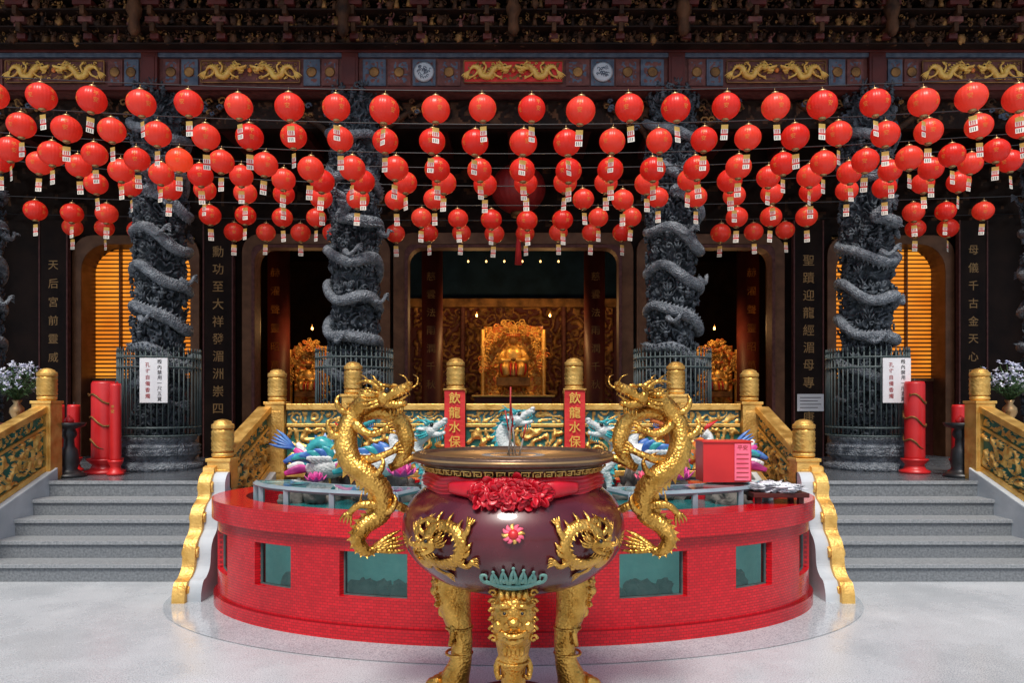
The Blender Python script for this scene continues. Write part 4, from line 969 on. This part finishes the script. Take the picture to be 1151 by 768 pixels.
def candle(x,y,r,h,label='tall red wax candle on a red pedestal at terrace',deco=False):
    R=root('red_candle',label,'candle',(x,y,.8),group='tall red candles on the terrace')
    b=MB(); b.lathe([(r*.96,.14),(r,.2),(r,h-.03),(r*.9,h),(r*.4,h-.012),(0,h-.02)],28,(x,y,.8)); b.obj('body',[REDL],R)
    b=MB(); b.lathe([(r*1.5,0),(r*1.5,.03),(r*1.1,.05),(r*.9,.10),(r*1.3,.15),(r*1.35,.17)],28,(x,y,.8)); b.obj('pedestal',[REDL],R)
    b=MB(); b.tube([(x,y,.8+h-.02),(x+.003,y,.8+h+.03)],.006,6); b.obj('wick',[BLACK],R)
    if not deco:
        b=MB(); b.text('平安',r*.7,r*.8,TR(x,y,.8+h*.72),0)
        b.mapv(lambda X,Y,Z:(x+(r+.003)*math.sin((X-x)/r),y-(r+.003)*math.cos((X-x)/r),Z)); b.obj('lettering',[GOLD],R)
    if deco:
        b=MB(); pts=[]
        for i in range(34): a=-pi/2-.9+i*.42; pts.append((x+(r+.004)*math.cos(a),y+(r+.004)*math.sin(a),.8+h*.85-i*.018+.03*math.sin(i*1.3)))
        b.tube(pts,[.006]+[.010]*31+[.007,.003],8,0,n=170,checker=.12,fins=(2,2,0),up=(0,0,1)); dragon_head(b,frame(pts[0],(-.6,-.6,.3),(0,0,1),.03),0,0,0); b.obj('dragon_relief',[OLDG],R)
for x,y,r,h,d in((-4.76,8.3,.145,1.07,1),(-4.50,8.05,.06,1.04,0),(-5.25,8.5,.07,.80,0),(-5.08,7.95,.06,.80,0),(4.68,8.3,.11,1.07,1),(5.17,8.25,.08,.80,0)): candle(x,y,r,h,deco=bool(d))
def lstand(x,y):
    R=root('iron_pedestal','black turned iron pedestal with small bowl and lamp','stand',(x,y,.8),group='black iron pedestals on the terrace')
    b=MB(); b.lathe([(.17,0),(.17,.03),(.12,.05),(.08,.09),(.10,.16),(.085,.30),(.055,.34),(.05,.42),(.08,.46),(.075,.50),(.06,.53),(.15,.56),(.17,.60),(.15,.60),(0,.58)],24,(x,y,.8)); b.obj('body',[BLACK],R)
    b=MB(); b.lathe([(.04,0),(.05,.05),(.03,.08),(0,.1)],12,(x,y,1.38)); b.obj('lamp',[REDL],R)
lstand(-4.90,7.85); lstand(4.93,7.85)
def flowers(x,y,z,s=1):
    R=root('flower_vase','brass vase with white and pale blue flowers','flowers',(x,y,z),group='vases of flowers on side tables')
    b=MB(); b.lathe([(.05,0),(.06,.02),(.035,.04),(.075,.12),(.07,.17),(.03,.22),(.05,.26),(.045,.26),(.02,.22)],18,(x,y,z)); b.obj('vase',[CHROME],R)
    lf=MB(); fl=MB(); random.seed(int(abs(x)*10)+(x>0))
    for k in range(90):
        a=random.uniform(0,2*pi); t=random.uniform(.1,1.0); L=random.uniform(.16,.36)*s
        d=V((math.cos(a)*math.sin(t),math.sin(a)*math.sin(t),math.cos(t))); p0=V((x,y,z+.25)); p1=p0+d*L
        lf.tube([p0,p0+d*L*.6+V((0,0,.02)),p1],[.003,.003,.002],4,0)
        for m in range(4):
            q=p0+d*L*random.uniform(.3,1); e=V((random.uniform(-1,1),random.uniform(-1,1),random.uniform(-.4,1))).normalized()
            lf.tube([q,q+e*.03,q+e*.065],[.002,.013,.001],4,0,sc=(.2,1))
        for m in range(7):
            e=V((random.uniform(-1,1),random.uniform(-1,1),random.uniform(-.5,1))).normalized(); fl.tube([p1,p1+e*.02,p1+e*.036],[.004,.014,.002],5,0,sc=(.3,1))
    lf.obj('leaves',[LEAF],R); fl.obj('flower',[PETB],R)
for sg in(-1,1):
    R=root('side_table','dark red wooden side table on the terrace','table',(sg*5.65,8.0,.8),group='side tables on the terrace')
    b=MB(); b.box(sg*5.65-.35,sg*5.65+.35,7.8,8.25,1.34,1.39)
    b.obj('top',[DRED],R,bevel=.006)
    for dx in(-.3,.3):
        for dy in(7.84,8.2):
            b=MB(); b.box(sg*5.65+dx-.025,sg*5.65+dx+.025,dy-.025,dy+.025,.8,1.34); b.obj('leg',[DRED],R)
    flowers(sg*5.58,8.0,1.39,1.25)

# ------------------------------------------------------------ lanterns
random.seed(21)
LR=root('lantern','round red paper lantern with paper wish tag hanging on wire','lantern',(0,0,0),group='red paper lanterns strung across the courtyard')
def shade_mesh(rx,rz,ribs=24,seg=72,rings=22):
    vs=[];fs=[]
    for i in range(rings+1):
        t=.22+(pi-.44)*i/rings
        for j in range(seg):
            a=2*pi*j/seg; rr=rx*math.sin(t)*(1-.028*abs(math.sin(a*ribs/2)))
            vs.append((rr*math.cos(a),rr*math.sin(a),rz*math.cos(t)))
    for i in range(rings):
        for j in range(seg): k=(j+1)%seg; fs.append((i*seg+j,(i+1)*seg+j,(i+1)*seg+k,i*seg+k))
    m=MB(); m.add(vs,fs,0,True); return m
def sphtext(mb,t,size,pitch,rx,rz,a0,mi=0):
    i0=len(mb.v); mb.text(t,size,pitch,Matrix.Identity(4),mi,off=0)
    mb.mapv(lambda x,y,z:((rx*1.006)*math.cos(z/rz)*math.sin(a0+x/rx),-(rx*1.006)*math.cos(z/rz)*math.cos(a0+x/rx),rz*1.006*math.sin(z/rz)),i0)
RX,RZ=.128,.119
shade_mesh(RX,RZ).obj('lantern_shade',[LANT],LR)
b=MB(); 
for a0 in(0,pi/2,pi,3*pi/2): sphtext(b,'平安',.048,.060,RX,RZ,a0)
b.obj('lettering',[LETL],LR)
b=MB(); b.lathe([(.034,0),(.034,.018),(.028,.022),(0,.024)],16,(0,0,.110)); b.tube([(0,0,.13),(0,0,.17)],.0025,5)
b.obj('cap',[CHROME],LR)
b=MB(); b.lathe([(.0,-.022),(.026,-.02),(.034,-.012),(.034,0)],16,(0,0,-.110)); b.obj('bottom_ring',[CHROME],LR)
tagm=MB(); tagm.tube([(0,0,-.13),(0,0,-.165)],.0012,4,2)
def tq(z0,z1,mi): tagm.box(-.031,.031,-.0008,.0008,z0,z1,mi)
tq(-.205,-.165,1); tq(-.245,-.205,0); tq(-.262,-.245,3); tq(-.305,-.262,0)
for k in range(3): tagm.box(-.022+.016*k,-.014+.016*k,-.0016,-.001,-.242,-.209,3)
for k in range(3): tagm.box(-.022+.016*k,-.016+.016*k,-.0016,-.001,-.298,-.268,2)
tagm.obj('tag',[PAPER,YELP,BLACK,REDP],LR)
lparts=[o for o in COL.objects if o.parent==LR]
def cable(Y,z0,k,x0,x1):
    b=MB(); b.tube([(x0+(x1-x0)*i/60,Y,z0+k*(x0+(x1-x0)*i/60)**2+.17) for i in range(61)],.005,5)
    b.obj('lantern_wire',[BLACK],label='thin dark wire carrying a row of red lanterns',category='wire',group='wires carrying the lantern rows')
rows=[(6.37,4.24,.006,.16,.437,12),(6.75,4.09,.0072,.084,.431,12),(7.17,3.96,.008,.108,.432,13),(7.64,3.97,.0085,.134,.434,14),(8.20,3.95,.0088,-.06,.434,14),(8.82,3.90,.003,.165,.434,14),(9.42,3.87,.002,.165,.429,14)]
first=True
for ri,(Y,z0,k,x0,sp,nn) in enumerate(rows):
    cable(Y,z0,k,-7.6,7.6)
    for i in range(-nn-1,nn+1):
        x=x0+sp*i
        if abs(x)>Y*.735+.1: continue
        if ri==4 and (abs(x)<.5 or abs(x)>5.2): continue
        if ri>=5 and any(abs(x-c)<.42 for c in COLX): continue
        if ri>=5 and abs(x)>6.0: continue
        x+=random.uniform(-.02,.02); z=z0+k*x*x+random.uniform(-.012,.012); s=random.uniform(.95,1.04)
        loc=(x,Y+random.uniform(-.02,.02),z+.165*(1-s)); rot=random.uniform(-.8,.8)
        if first: LR.location=loc; first=False; n=LR
        else: n=dup(LR,lparts,loc,rot,s)
        n.rotation_euler=(random.uniform(-.06,.06),random.uniform(-.07,.07),rot)
        if ri==2 and abs(x+3.36)<.2:
            for q in COL.objects:
                if q.parent==n and q.name.startswith('lantern_shade'):
                    q.material_slots[0].link='OBJECT'; q.material_slots[0].material=LANTLIT
            n['label']='round orange glowing lit paper lantern hanging on wire'
R=root('large_lantern','large dim red lantern with long red tassel at hall entrance','lantern',(.07,9.9,4.6))
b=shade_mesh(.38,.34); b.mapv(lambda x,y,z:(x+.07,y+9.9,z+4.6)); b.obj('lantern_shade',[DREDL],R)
b=MB(); b.lathe([(.12,0),(.12,.05),(.02,.07)],20,(.07,9.9,4.93)); b.lathe([(.02,-.06),(.1,-.05),(.11,0)],20,(.07,9.9,4.27)); b.tube([(.07,9.9,5.0),(.07,9.9,5.5)],.008,6); b.obj('cap',[OLDG],R)
b=MB(); b.tube([(.07,9.9,4.22),(.07,9.9,3.98)],.012,8); b.sph((.07,9.9,3.97),.04,10,8)
for k in range(26):
    a=2*pi*k/26; b.tube([(.07+.02*math.cos(a),9.9+.02*math.sin(a),3.95),(.07+.045*math.cos(a),9.9+.045*math.sin(a),3.55)],.006,4)
b.obj('tassel',[REDP],R)

# ------------------------------------------------------------ camera, light
cd=bpy.data.cameras.new('camera'); cam=bpy.data.objects.new('camera',cd); COL.objects.link(cam)
cam.location=(0,0,1.6); cam.rotation_euler=(pi/2,0,0); cd.sensor_width=36; cd.lens=25.02; cd.shift_y=.0617; cd.shift_x=-.0013; cd.clip_end=500
scene.camera=cam
w=bpy.data.worlds.new('World'); scene.world=w; w.use_nodes=True; nt=w.node_tree
bg=nt.nodes['Background']; sk=nt.nodes.new('ShaderNodeTexSky'); sk.sky_type='NISHITA'; sk.sun_disc=False
sk.sun_elevation=rd(60); sk.sun_rotation=rd(180); sk.air_density=1; sk.dust_density=3
nt.links.new(sk.outputs[0],bg.inputs[0]); bg.inputs[1].default_value=.14
sl=bpy.data.lights.new('sun','SUN'); sl.energy=3.2; sl.angle=rd(16); sl.color=(1,.96,.89)
so=bpy.data.objects.new('sun',sl); so.rotation_euler=(rd(30),0,rd(-10)); COL.objects.link(so)
bpy.context.view_layer.update()
